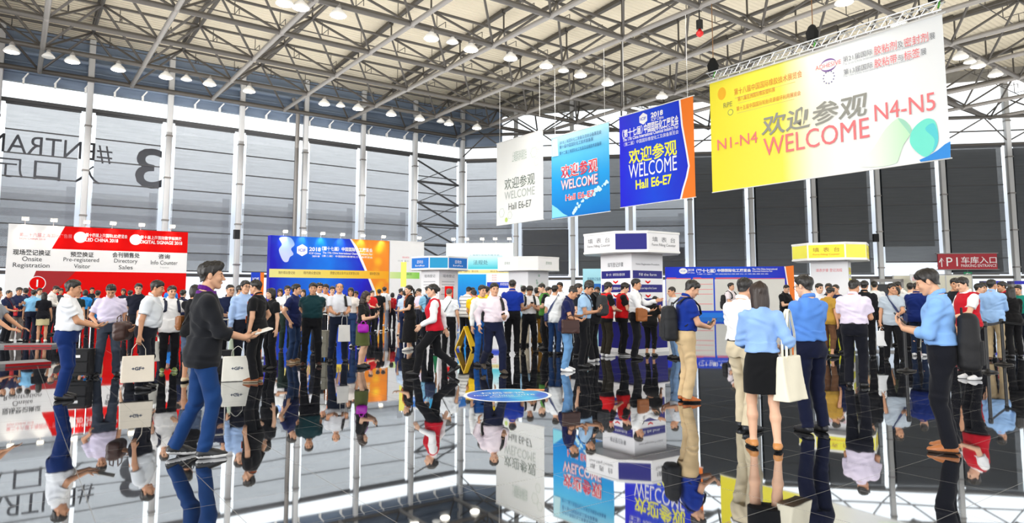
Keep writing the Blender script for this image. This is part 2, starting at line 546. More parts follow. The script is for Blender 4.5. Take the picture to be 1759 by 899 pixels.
def column(P, ang, h, k):
    o = empty('wall_column', P, ang, kind='structure')
    MB().bbox((-0.16, -0.28, 0), (0.16, 0.05, h), 0.06).build('post', m_col, o, smooth=True)
    MB().box((-0.07, 0.05, 0), (0.07, 0.30, h)).build('fin', m_white_metal, o)
    mb = MB()
    for z in np.arange(3.3, h - 1, 2.58):
        mb.box((-0.19, -0.3, z), (0.19, 0.06, z + 0.09))
    mb.build('bracket', m_steel, o)
    return o
names = ['ninth', 'eighth', 'seventh', 'sixth', 'fifth', 'fourth', 'third', 'second', 'first']
_w = 0
for k in range(10):
    P = uv(UC - PITCH * k, VW)
    column(P, A_U, 16.15, k)
    if k < 9:
        q = uv(UC - PITCH * (k + 1), VW)
        _w += 1
        lab = 'grey roller blind on the left window wall, %s bay from the corner' % ['first', 'second', 'third', 'fourth', 'fifth', 'sixth', 'seventh', 'eighth', 'ninth'][k]
        blind_bay(q, A_U, PITCH, 'bands' if k > 0 else 'braced', _w, m_blind, lab, 'roller blinds on the left wall')
        if k == 0:                                   # steel cross bracing in the corner bay
            t = empty('trim_1', q, A_U, kind='structure')
            mb = MB()
            for z in (3.6, 5.2, 6.8, 8.4, 10.0):
                mb.tube((0.3, 0.0, z), (PITCH - .3, 0.0, z), 0.09, 8)
                mb.tube((0.3, 0.0, z + 1.6), (PITCH - .3, 0.0, z), 0.07, 8)
                mb.tube((0.3, 0.02, z), (PITCH - .3, 0.02, z + 1.6), 0.03, 6)
            mb.build('cross_brace', m_batten, t)
# glass rails between the columns: strip window above the blinds
mb = MB()
fr = Matrix.Translation(uv(WALL_L0, VW)) @ Matrix.Rotation(A_U, 4, 'Z')
LL = UC - WALL_L0
mb.box((-5, -0.02, HB1 + 0.1), (LL, 0.22, HB1 + 0.30), 0, fr)
mb.box((-5, 0.0, 2.55), (LL, 0.2, 2.75), 0, fr)
o = mb.build('trim_2', m_batten); tag(o, kind='structure')
mb = MB()
mb.box((-5, 0.1, HF), (LL + .2, 0.4, 16.15), 0, fr)
mb.box((0, 0.12, HF), (3.2, 0.45, 16.2), 0, Matrix.Translation(CORNER) @ Matrix.Rotation(A_B, 4, 'Z'))
for z, r in ((13.7, .10), (14.2, .05), (14.75, .14), (15.4, .06)):
    mb.tube(fr @ Vector((-5, -0.1, z)), fr @ Vector((LL - .1, -0.1, z)), r, 8)
o = mb.build('wall_left', m_fascia); tag(o, kind='structure')
mb = MB()
for i in range(26):
    x = i * LL / 26 + 0.7
    mb.box((x, -0.12, HF - 0.12), (x + 0.10, 0.1, HF + 0.16), 0, fr)
    mb.tube(fr @ Vector((x, 0, HF + .1)), fr @ Vector((x + .25, -.25, HF + .45)), 0.04, 6)
o = mb.build('trim_3', m_white_metal); tag(o, kind='structure')
for k in (3,):                                       # rain pipe beside a column
    P = uv(UC - PITCH * k - 0.62, VW - 0.25)
    pts = [P + Vector((0, 0, z)) for z in (0.0, 13.6)] + [P + Vector((0, 0, 14.2)) - U * 0.12, P + Vector((0, 0, 14.7)) - U * 0.35]
    o = MB().path(pts, 0.14, 10).build('trim_4', m_steel, smooth=True); tag(o, kind='structure')
# ------------------------------------------------------------------ back wall
BK = 13
frB = Matrix.Translation(CORNER) @ Matrix.Rotation(A_B, 4, 'Z')
ordn = ['first', 'second', 'third', 'fourth', 'fifth', 'sixth', 'seventh', 'eighth', 'ninth', 'tenth', 'eleventh', 'twelfth', 'thirteenth']
BP = 4.38
HFB = 15.35
for k in range(BK):
    P = CORNER + DB * (BP * (k + 1))
    column(P, A_B, roof_z(P) - .05, k)
    q = CORNER + DB * (BP * k)
    _w += 1
    lab = 'dark grey roller blind on the back window wall, %s bay from the corner' % ordn[k]
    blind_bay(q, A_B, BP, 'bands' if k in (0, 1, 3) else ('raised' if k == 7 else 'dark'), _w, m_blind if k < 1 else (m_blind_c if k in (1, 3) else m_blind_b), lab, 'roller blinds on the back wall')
    if k >= 1 and k != 7:                             # dark sheets added outside to block light behind the blinds
        z1 = HB1 if k >= 4 else 5.0 + 1.5 * (k == 1)
        o = MB().box((0.40, 0.75, 3.0), (BP - 0.40, 0.85, z1)).build('light_blocker', m_blocker)
        o.matrix_world = Matrix.Translation(q) @ Matrix.Rotation(A_B, 4, 'Z')
        tag(o, kind='structure')
    if k == 7:
        o = MB().box((0.40, 0.75, 4.9), (BP - 0.40, 0.85, HB1)).build('light_blocker', m_blocker)
        o.matrix_world = Matrix.Translation(q) @ Matrix.Rotation(A_B, 4, 'Z'); tag(o, kind='structure')
mb = MB()
_a, _b = CORNER, CORNER + DB * LB
for x0_, x1_ in ((3.2, LB),):
    za, zb = roof_z(CORNER + DB * x0_), roof_z(CORNER + DB * x1_)
    mb.add([(x0_, .1, za - .75), (x1_, .1, zb - .75), (x1_, .1, zb), (x0_, .1, za), (x0_, .5, za - .75), (x1_, .5, zb - .75), (x1_, .5, zb), (x0_, .5, za)],
           [(0, 1, 2, 3), (4, 7, 6, 5), (0, 4, 5, 1), (3, 2, 6, 7)], 0, frB)
o = mb.build('wall_back', m_fascia_b); tag(o, kind='structure')
mb = MB()
mb.box((0, -0.02, HB1 + 0.1), (LB, 0.22, HB1 + 0.28), 0, frB)
for z in (13.0, 14.1): mb.box((0, 0.1, z), (LB, 0.18, z + 0.09), 0, frB)
mb.box((0, 0.0, 2.55), (LB, 0.2, 2.75), 0, frB)
for k in range(0, BK):                                # wind bracing in front of the upper glass
    x = BP * k
    mb.tube(frB @ Vector((x, -0.1, 12.2)), frB @ Vector((x + BP / 2, -1.6, 13.6)), 0.05, 6)
    mb.tube(frB @ Vector((x + BP, -0.1, 12.2)), frB @ Vector((x + BP / 2, -1.6, 13.6)), 0.05, 6)
    mb.tube(frB @ Vector((x, -0.1, 15.3)), frB @ Vector((x + BP / 2, -1.6, 13.6)), 0.05, 6)
    mb.tube(frB @ Vector((x + BP, -0.1, 15.3)), frB @ Vector((x + BP / 2, -1.6, 13.6)), 0.05, 6)
mb.tube(frB @ Vector((BP / 2, -1.6, 13.6)), frB @ Vector((LB - 2, -1.6, 13.6)), 0.08, 8)
o = mb.build('trim_5', m_steel_d); tag(o, kind='structure')
# what the mirrored entrance sign on the outer glass reads from inside
en = empty('entrance_lettering', uv(UC - PITCH * 5, VW), A_U, 'large grey entrance lettering seen mirrored on the left window wall', 'sign')
mb = MB()
m_let = mat('sign_vinyl', '#2f3138', rough=0.6, noise=0.05)
put_text(mb, '3', -0.95, 9.05, 1.45, 2.45, y=0.29, bold=0.012, mirror=True)
mb.build('numeral', m_let, en)
mb = MB()
put_text(mb, '#ENTRANCE', -6.7, 9.65, 7.6, 1.15, y=0.29, bold=0.0, mirror=True)
mb.build('english_line', m_let, en)
mb = MB()
for ch, x in (('入', -4.05), ('口', -6.0), ('厅', -7.7)):
    put_text(mb, ch, x, 8.35, 1.25, 1.05, y=0.29, bold=0.0, mirror=True)
mb.build('chinese_line', m_let, en)
# ------------------------------------------------------------------ boards, banners, kiosks
class Board:
    def __init__(s, P0, ang, name, label, cat, group=None):
        s.P0, s.ang = Vector(P0), ang
        s.d = Vector((cos(ang), sin(ang), 0)); s.n = Vector((-s.d.y, s.d.x, 0))
        s.root = empty(name, s.P0, ang, label, cat, group)
        s.art, s.am, s.txt, s.tm = MB(), [], MB(), []
        s.ly = 0
    def L(s, px, py):
        p = at_plane(px, py, s.P0, s.n) - s.P0
        return p.dot(s.d), p.z
    def panel(s, x0, z0, x1, z1, t, m, name='panel', y=0.0):
        return MB().box((x0, y, z0), (x1, y + t, z1)).build(name, m, s.root)
    def mi(s, lst, m):
        if m not in lst: lst.append(m)
        return lst.index(m)
    def poly(s, pts, m, y=None):
        """printed area; pts in local (x, z), counter-clockwise as seen"""
        a = sum(p[0] * q[1] - q[0] * p[1] for p, q in zip(pts, pts[1:] + pts[:1]))
        if a < 0: pts = list(reversed(pts))
        s.ly += 1
        y = -0.001 - 0.0011 * s.ly if y is None else y
        s.art.plate(pts, y, y + 0.0009, s.mi(s.am, m))
    def rect(s, x0, z0, x1, z1, m, y=None): s.poly([(x0, z0), (x1, z0), (x1, z1), (x0, z1)], m, y)
    def prect(s, x0, y0, x1, y1, m):
        a, b = s.L(x0, y1), s.L(x1, y0)
        s.rect(a[0], min(a[1], b[1]), b[0], max(a[1], b[1]), m)
    def disc(s, cx, cz, r, m, rz=None, n=24):
        rz = rz or r
        s.poly([(cx + r * cos(2 * pi * i / n), cz + rz * sin(2 * pi * i / n)) for i in range(n)], m)
    def text(s, body, cx, cz, w, h, m, bold=0.0, left=None, slant=0.0, y=-0.09):
        return put_text(s.txt, body, cx, cz, w, h, y=y, mi=s.mi(s.tm, m), bold=bold, left=left, slant=slant)
    def ptext(s, body, x0, y0, x1, y1, m, bold=0.0, slant=0.0, y=-0.09):
        a, b = s.L(x0, (y0 + y1) / 2), s.L(x1, (y0 + y1) / 2)
        zt, zb = s.L((x0 + x1) / 2, y0)[1], s.L((x0 + x1) / 2, y1)[1]
        s.text(body, (a[0] + b[0]) / 2, (zt + zb) / 2, b[0] - a[0], zt - zb, m, bold, slant=slant, y=y)
    def finish(s):
        if s.art.v: s.art.build('artwork', s.am, s.root)
        if s.txt.v:
            dy = -0.002 - 0.0011 * (s.ly + 1.5)
            ys = sorted({round(v[1], 4) for v in s.txt.v})
            mp = {yy: dy - 0.002 * (len(ys) - 1 - i) for i, yy in enumerate(ys)}
            s.txt.v = [(v[0], mp[round(v[1], 4)], v[2]) for v in s.txt.v]
            s.txt.build('lettering', s.tm, s.root)
        return s.root
def smooth(pts, n=6):
    out = []
    N_ = len(pts)
    for i in range(N_):
        p0, p1, p2, p3 = pts[i - 1], pts[i], pts[(i + 1) % N_], pts[(i + 2) % N_]
        for k in range(n):
            t = k / n
            out.append(tuple(.5 * (2 * b + (c - a) * t + (2 * a - 5 * b + 4 * c - d) * t * t + (3 * b - a - 3 * c + d) * t ** 3) for a, b, c, d in zip(p0, p1, p2, p3)))
    return out
def gradient(name, stops, axis='X', lo=0.0, hi=1.0, noise=0.0, scale=2.0, rough=0.5):
    """printed colour gradient across a panel, in the panel's own coordinates"""
    m = bpy.data.materials.new(name)
    m.use_nodes = True
    nt = m.node_tree; N, L = nt.nodes, nt.links
    b = N['Principled BSDF']; b.inputs['Roughness'].default_value = rough
    b.inputs['Specular IOR Level'].default_value = 0.3
    tc = N.new('ShaderNodeTexCoord'); sp = N.new('ShaderNodeSeparateXYZ'); L.new(tc.outputs['Object'], sp.inputs[0])
    mr = N.new('ShaderNodeMapRange'); L.new(sp.outputs[axis], mr.inputs[0])
    mr.inputs[1].default_value, mr.inputs[2].default_value = lo, hi
    src = mr.outputs[0]
    if noise:
        nz = N.new('ShaderNodeTexNoise'); nz.inputs['Scale'].default_value = scale; nz.inputs['Detail'].default_value = 3
        L.new(tc.outputs['Object'], nz.inputs['Vector'])
        ma = N.new('ShaderNodeMath'); ma.operation = 'MULTIPLY_ADD'
        L.new(nz.outputs['Fac'], ma.inputs[0]); ma.inputs[1].default_value = noise; L.new(src, ma.inputs[2])
        mb_ = N.new('ShaderNodeMath'); mb_.operation = 'SUBTRACT'; L.new(ma.outputs[0], mb_.inputs[0]); mb_.inputs[1].default_value = noise / 2
        src = mb_.outputs[0]
    cr = N.new('ShaderNodeValToRGB'); L.new(src, cr.inputs[0])
    e = cr.color_ramp.elements
    for i, (p, c) in enumerate(stops):
        if i < 2: e[i].position, e[i].color = p, hexcol(c)
        else:
            k = e.new(p); k.color = hexcol(c)
    L.new(cr.outputs[0], b.inputs['Base Color'])
    return m
def bokeh(name, base, dots, scale):
    """orange print with pale round light spots"""
    m = bpy.data.materials.new(name); m.use_nodes = True
    nt = m.node_tree; N, L = nt.nodes, nt.links
    b = N['Principled BSDF']; b.inputs['Roughness'].default_value = 0.5
    tc = N.new('ShaderNodeTexCoord')
    vo = N.new('ShaderNodeTexVoronoi'); vo.inputs['Scale'].default_value = scale
    vo.feature = 'SMOOTH_F1'; vo.inputs['Smoothness'].default_value = .6; vo.inputs['Randomness'].default_value = 1.0
    L.new(tc.outputs['Object'], vo.inputs['Vector'])
    cr = N.new('ShaderNodeValToRGB'); L.new(vo.outputs['Distance'], cr.inputs[0])
    e = cr.color_ramp.elements
    e[0].position, e[0].color = 0.05, hexcol(dots)
    e[1].position, e[1].color = 0.50, hexcol(base)
    L.new(cr.outputs[0], b.inputs['Base Color'])
    return m
RED, RED_D, WHITE, INK = mat('red_print', '#e00606', rough=.7, spec=.12, noise=.02, scale=3), plain('#a01018'), plain('#f4f4f6'), plain('#1b1b22')
BLUE, NAVY, CYAN, ORANGE, YELLOW = plain('#0a3ec8'), plain('#15137a'), plain('#2fb4e6'), plain('#f07a1c'), plain('#f7e01e')
GREY, LGREY, PINK, GREEN = plain('#77787c'), plain('#c6c8cc'), plain('#ee8a90'), plain('#8fdc4a')
m_lamp_on = mat('lamp_glow', '#ffffff', emit='#fff6e4', strength=14)
m_spot_on = mat('spot_lamp_glow', '#ffffff', emit='#fff0d0', strength=8)
def arm_lamp(b, x, z, reach=0.32, power=0, col=(1, .9, .7)):
    """little floodlight on an arm above a board"""
    e = empty('flood_lamp', (x, 0, z)); e.parent = b.root
    MB().path([(0, .02, 0), (0, -.02, .10), (0, -.12, .20), (0, -reach, .22)], 0.014, 6).build('arm', m_white_metal, e, smooth=True)
    mb = MB(); M = Matrix.Translation((0, -reach, .20)) @ Matrix.Rotation(radians(-35), 4, 'X')
    mb.bbox((-.13, -.07, -.01), (.13, .09, .06), 0.02, 0, M)
    mb.build('housing', m_white_metal, e)
    MB().box((-.11, -.055, -.018), (.11, .075, -.012), 0, M).build('lens', m_spot_on, e)
    if power:
        l = bpy.data.lights.new('flood_light', 'SPOT'); l.energy = power; l.color = col
        l.spot_size = radians(75); l.spot_blend = 0.8; l.shadow_soft_size = 0.08
        o = bpy.data.objects.new('flood_light', l); COL.objects.link(o)
        o.parent = e; o.location = (0, -reach, .12); o.rotation_euler = (radians(38), 0, 0)
def text_rows(b, x0, z0, x1, z1, n, m, fill=0.6, seed=1):
    """unreadably small print: rows of little bars"""
    r = random.Random(seed)
    h = (z1 - z0) / n
    for i in range(n):
        b.rect(x0, z1 - (i + fill) * h, x0 + (x1 - x0) * r.uniform(.7, 1), z1 - i * h, m)

# --- red registration board, left ------------------------------------------------
v_red = 34.8
P = at_plane(9, 470, uv(0, v_red), V); P.z = 0
Q = at_plane(320, 470, uv(0, v_red), V); Q.z = 0
RB = Board(P, A_U, 'registration_board', 'red and white registration backdrop with four service names, left of the hall', 'backdrop')
W_ = (Q - P).length; H_ = RB.L(9, 384)[1]
RB.panel(0, 0, W_, H_, 0.5, RED)
_p = RB.L
zb1, zb0 = _p(160, 430)[1], _p(160, 467)[1]
RB.poly([(0, 0), (0, H_), (_p(112, 388)[0], H_), (_p(89, 425)[0], zb1), (W_, zb1), (W_, zb0), (_p(62, 466)[0], zb0), (_p(43, 496)[0], zb0 - 1.1), (_p(30, 520)[0], 0)], WHITE)
RB.poly([(_p(62, 466)[0], zb0), (_p(130, 468)[0], zb0), (_p(86, 496)[0], zb0 - 1.1), (_p(70, 520)[0], 0), (_p(30, 520)[0], 0), (_p(43, 496)[0], zb0 - 1.1)], RED_D)
for body, x0, y0, x1, y1 in (('现场登记换证', 22, 429, 87, 439), ('预登换证', 121, 433, 161, 442), ('会刊销售处', 193, 434, 240, 443), ('咨询', 272, 437, 292, 445)):
    RB.ptext(body, x0, y0, x1, y1, INK, bold=0.015)
for body, x0, y0, x1, y1 in (('Onsite', 38, 441, 72, 449), ('Registration', 22, 452, 85, 462), ('Pre-registered', 109, 443, 170, 452), ('Visitor', 127, 454, 155, 461), ('Directory', 196, 445, 236, 454), ('Sales', 204, 456, 228, 463), ('Info Counter', 259, 448, 305, 455)):
    RB.ptext(body, x0, y0, x1, y1, INK)
x, z = _p(64, 487)
RB.disc(x, z, 0.30, WHITE); RB.disc(x, z, 0.27, RED)
RB.text('1', x, z, None, 0.30, WHITE, bold=0.02)
for cx, cy in ((138, 408), (233, 412)):
    x, z = _p(cx, cy); RB.disc(x, z, 0.24, WHITE)
RB.ptext('第十四届上海国际LED展览会', 147, 402, 219, 409, WHITE, bold=0.01)
RB.ptext('LED CHINA 2018', 147, 410, 203, 416, WHITE, bold=0.02)
RB.ptext('第十届上海国际数字标牌展', 241, 406, 312, 412.5, WHITE, bold=0.01)
RB.ptext('DIGITAL SIGNAGE 2018', 241, 414, 313, 420, WHITE, bold=0.02)
RB.ptext('第二十六届上海国际广告展', 33, 401, 124, 408, PINK)
RB.ptext('SIGN CHINA 2018', 33, 409, 78, 412, PINK)
RB.ptext('Inquiry', 275, 458, 290, 462, LGREY)
for cx in (43, 92, 148, 193, 242, 294):
    arm_lamp(RB, _p(cx, 385)[0], H_, power=28)
RB.finish()

# --- blue and orange registration wall, centre left -----------------------------------------
v_blue = 36.6
P = at_plane(463, 470, uv(0, v_blue), V); P.z = 0
Q = at_plane(668, 470, uv(0, v_blue), V); Q.z = 0
BB = Board(P, A_U, 'exhibition_board', 'royal blue and orange chemical fair backdrop with a yellow name band', 'backdrop')
W_ = (Q - P).length; H_ = BB.L(463, 404)[1]; _p = BB.L
m_bl = gradient('blue_print', [(0, '#1408c0'), (0.5, '#0a7af0'), (0.9, '#1a10c8'), (1, '#2008b0')], 'X', 0, W_ * .8, noise=.5, scale=.5)
BB.panel(0, 0, W_, H_, 0.5, m_bl)
m_or = bokeh('orange_print', '#f48a10', '#ffc814', 1.5)
BB.poly([(_p(601, 410)[0], H_), (_p(609, 425)[0], _p(609, 425)[1]), (_p(632, 478)[0], _p(632, 478)[1]), (_p(640, 495)[0], 1.7), (_p(652, 520)[0], 0), (W_, 0), (W_, H_)], WHITE)
BB.poly([(_p(604, 410)[0], H_), (_p(614, 425)[0], _p(614, 425)[1]), (_p(636, 478)[0], _p(636, 478)[1]), (_p(645, 495)[0], 1.7), (_p(656, 520)[0], 0), (W_, 0), (W_, H_)], m_or)
za, zb = _p(560, 464)[1], _p(560, 478)[1]
BB.rect(-.02, zb, W_, za, gradient('yellow_band', [(0, '#f4ee9a'), (.6, '#f8d84a'), (1, '#f8a818')], 'X', 0, W_))
# pale cloudy figure of the print, lamplight put into its colour
m_pale = gradient('pale_lit_print', [(0, '#e8e0ff'), (1, '#9ac4ff')], 'Z', H_ - 2.2, H_, noise=.5, scale=2)
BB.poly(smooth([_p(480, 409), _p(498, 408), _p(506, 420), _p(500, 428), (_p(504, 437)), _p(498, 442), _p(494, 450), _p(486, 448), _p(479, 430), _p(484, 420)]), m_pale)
def icif(b, cx, cy, r, m=WHITE, ink=BLUE):
    x, z = b.L(cx, cy)
    b.poly([(x + r * cos(pi / 6 + i * pi / 3), z + r * sin(pi / 6 + i * pi / 3)) for i in range(6)], m)
    b.text('ICIF', x, z, r * 1.2, r * .5, ink, bold=.02)
icif(BB, 519, 430, 0.33)
BB.ptext('2018', 531, 425, 551, 432, WHITE, bold=.03)
BB.ptext('（第十七届）中国国际化工展览会', 553, 425, 640, 433, WHITE, bold=.025)
BB.ptext('ICIF China', 531, 434, 551, 437, WHITE, bold=.02)
BB.ptext('The 17th China International Chemical Industry Fair', 554, 434, 640, 438.5, WHITE, bold=.02)
BB.ptext('2018', 536, 439, 549, 442, WHITE, bold=.02)
BB.ptext('（第二届）中国国际橡塑化工装备展览会', 553, 439.5, 640, 443, WHITE, bold=.01)
for body, x0, x1 in (('海外观众登记处', 478, 507), ('境内观众登记处', 521, 551), ('预登记观众及专业买家登记处', 567, 617), ('媒体登记处', 635, 652)):
    BB.ptext(body, x0, 466 + (x0 - 470) * .012, x1, 471 + (x0 - 470) * .012, plain('#7a4a28'))
for cx in (487, 551, 585, 655, 519, 620):
    arm_lamp(BB, _p(cx, 405)[0], H_, power=30, col=(.95, 1, 1))
BB.finish()
# --- white board with a green band, continuing the row -----------------------------------
P = at_plane(669, 470, uv(0, v_blue), V); P.z = 0
Q = at_plane(728, 470, uv(0, v_blue), V); Q.z = 0
WB = Board(P, A_U, 'exhibition_board', 'white backdrop with a green name band right of the orange wall', 'backdrop')
W_ = (Q - P).length; H_ = WB.L(669, 413)[1]; _p = WB.L
WB.panel(0, 0, W_, H_, 0.5, WHITE)
WB.rect(0.02, _p(700, 479)[1], W_ - .3, _p(700, 468)[1], gradient('green_band', [(0, '#dff0a8'), (1, '#7ad23c')], 'X', 0, W_))
WB.ptext('国内展团', 689, 469, 707, 473, plain('#4a8a3a'))
WB.ptext('国际胶粘', 691, 441, 703, 444, PINK); WB.ptext('世界展会', 683, 447, 703, 450, LGREY)
arm_lamp(WB, _p(716, 412)[0], H_)
WB.finish()

# --- pale cyan wall behind the kiosks ----------------------------------------------------------
P = ground(766, 552); P = at_y(766, 470, 42.0); P.z = 0
CB = Board(P, A_B + radians(4), 'exhibition_board', 'pale cyan registration wall with a row of arm lamps, before the hall corner', 'backdrop')
_p = CB.L
W_ = _p(882, 470)[0]; H_ = _p(766, 418)[1]
CB.panel(0, 0, W_, H_, 0.5, gradient('cyan_print', [(0, '#cfeef6'), (.35, '#aee6ee'), (.6, '#d8f4f6'), (1, '#f4fbfc')], 'Z', 0, H_))
CB.prect(804, 439, 863, 462.5, gradient('cyan_print_2', [(0, '#36c4d8'), (.6, '#9fe4ee'), (1, '#d8f6fa')], 'Z', _p(830, 462)[1], _p(830, 439)[1]))
CB.ptext('法规处', 813, 447, 838, 455, plain('#3a6a80'))
CB.ptext('上海国际胶粘剂展览会', 806, 437, 858, 440, plain('#7aa8b8'))
CB.prect(783, 464, 882, 469.5, plain('#f6e59a'))
CB.ptext('观众（国内）登记处', 786, 464.5, 822, 468, plain('#8a6a30')); CB.ptext('观众登记处', 842, 465, 866, 468, plain('#8a6a30'))
CB.prect(783, 471.5, 835, 540, gradient('blue_panel', [(0, '#0a50d0'), (1, '#0aa0e8')], 'Z', 0, _p(800, 471)[1]))
CB.prect(836.5, 470.5, 874, 540, WHITE)
CB.prect(836.5, 485, 874, 495, BLUE)
CB.ptext('参观指南', 859, 486, 873, 491, WHITE)
for i, yy in enumerate((472, 476, 480)): CB.ptext('登记须知', 845, yy, 853, yy + 2.5, PINK)
for cx in (781, 804, 830, 852, 876): arm_lamp(CB, _p(cx, 418)[0], H_, reach=.5, power=12, col=(1, 1, 1))
CB.finish()

# --- blue and orange fair plan wall at the back right ---------------------------------------------
P = at_y(1143, 470, 44.5); P.z = 0
CW = Board(P, A_B, 'plan_board', 'long blue fair plan board with three white plan panels and an orange right end', 'display board')
_p = CW.L
W_ = _p(1363, 470)[0]; H_ = _p(1143, 459)[1]
CW.panel(0, 0, W_, H_, 0.35, gradient('deep_blue_print', [(0, '#0a28c8'), (.5, '#0a50d8'), (1, '#1a18b8')], 'X', 0, W_))
CW.prect(1143, 538, 1350, 552, plain('#1878e0'))
m_plan = mat('plan_paper', '#d9d8d2', rough=.5, noise=.06, scale=1.5)
for x0, x1 in ((1145, 1186.5), (1190.5, 1225), (1229, 1348)):
    CW.prect(x0, 479.5, x1, 534, m_plan)
    CW.prect(x0, 478, x1, 479.6, plain('#d85a70'))
    CW.prect(x0, 477, x0 + (x1 - x0) * .4, 479, plain('#d85a70'))
for yy in (488, 497, 505, 522): CW.prect(1192, yy, 1224, yy + 1, PINK)
for yy in (504, 518): CW.prect(1146, yy, 1186, yy + 1, PINK)
CW.poly([_p(1347, 458), _p(1357, 520), (_p(1362, 551)[0], 0), (W_, 0), (W_, H_)], WHITE)
CW.poly([_p(1349, 458), _p(1359, 520), (_p(1362.3, 551)[0], 0), (W_ + .02, 0), (W_ + .02, H_ + .05)], ORANGE)
x, z = _p(1173.5, 466); CW.disc(x, z, .26, WHITE, .19); CW.text('ICIF', x, z, .3, .1, BLUE)
CW.ptext('2018', 1181, 462, 1192, 466, WHITE, bold=.02); CW.ptext('ICIF China', 1180, 467.5, 1193, 470, WHITE)
CW.ptext('（第十七届）', 1196, 462, 1229, 469, WHITE, bold=.03)
CW.ptext('中国国际化工展览会', 1232, 462, 1290, 468.5, WHITE, bold=.03)
CW.ptext('The 17th China International', 1292, 461, 1335, 464, WHITE, bold=.02); CW.ptext('Chemical Industry Fair', 1292, 465, 1327, 468, WHITE, bold=.02)
CW.ptext('（第二届）中国国际橡塑化工装备展览会', 1198, 470, 1320, 472, WHITE)
CW.finish()

# --- small boards ---------------------------------------------------------------------------------
def small_board(x0, y0, x1, y1, Y, name, label, cat, m, ang=A_B, to_floor=True, deco=None):
    P = at_y(x0, y0, Y); P.z = 0
    b = Board(P, ang, name, label, cat)
    w = b.L(x1, (y0 + (y1 or y0 + 40)) / 2)[0]; zt = b.L(x0, y0)[1]; zb = 0 if y1 is None else b.L(x0, y1)[1]
    b.panel(0, max(zb, 0), w, zt, 0.06, m)
    if zb > 0.05:
        for xx in (0.08, w - .12): MB().box((xx, .01, 0), (xx + .04, .05, zb)).build('leg', m_white_metal, b.root)
        for xx in (0.08, w - .12): MB().box((xx - .02, -.2, 0), (xx + .06, .26, .03)).build('foot', m_white_metal, b.root)
    if deco: deco(b, w, zt)
    b.finish(); return b
def d_ticket(b, w, zt):
    b.poly([(w * .78, 0), (w, 0), (w, zt), (w * .7, zt)], ORANGE)
    b.text('ICIF', w * .35, zt - .35, w * .5, .2, WHITE, bold=.02)
    b.text('观众入口', w * .35, zt - .7, w * .5, .14, WHITE)
small_board(432, 468, 453, 520, 33, 'info_board', 'narrow blue info board with an orange edge behind the man in light blue shirt', 'sign board', BLUE, A_U, deco=d_ticket)
def d_pale(b, w, zt):
    b.rect(.1, zt - .95, w - .1, zt - .72, plain('#1a6ac0')); b.text('现场登记指南', w / 2, zt - .5, w * .6, .16, plain('#2a6a90'))
small_board(1001, 462, 1040, None, 33, 'guide_board', 'light blue guide board left of the blue form-filling kiosk', 'sign board', plain('#a9e2f2'), deco=d_pale)
def d_qr(b, w, zt):
    b.rect(w * .28, zt * .62, w * .72, zt * .62 + w * .44, WHITE)
    b.rect(w * .36, zt * .62 + w * .08, w * .64, zt * .62 + w * .36, LGREY)
small_board(764, 492, 778, 512, 27, 'notice_sign', 'small red notice sign with a white square beside the pale kiosk', 'sign', RED, deco=d_qr)
def d_blue(b, w, zt):
    b.text('现场', w / 2, zt - .45, w * .7, .16, WHITE, bold=.02)
small_board(777, 527, 793, 545, 27, 'folding_sign', 'low blue folding sign in the queue behind the red-vest walker', 'sign', plain('#0a44c0'), deco=d_blue)
def d_cream(b, w, zt): b.text('采购商', w / 2, zt - .35, w * .6, .28, PINK)
small_board(1563, 471, 1580, 482, 46, 'notice_board', 'white notice board with pink letters on the cream partition', 'sign', WHITE, deco=d_cream)

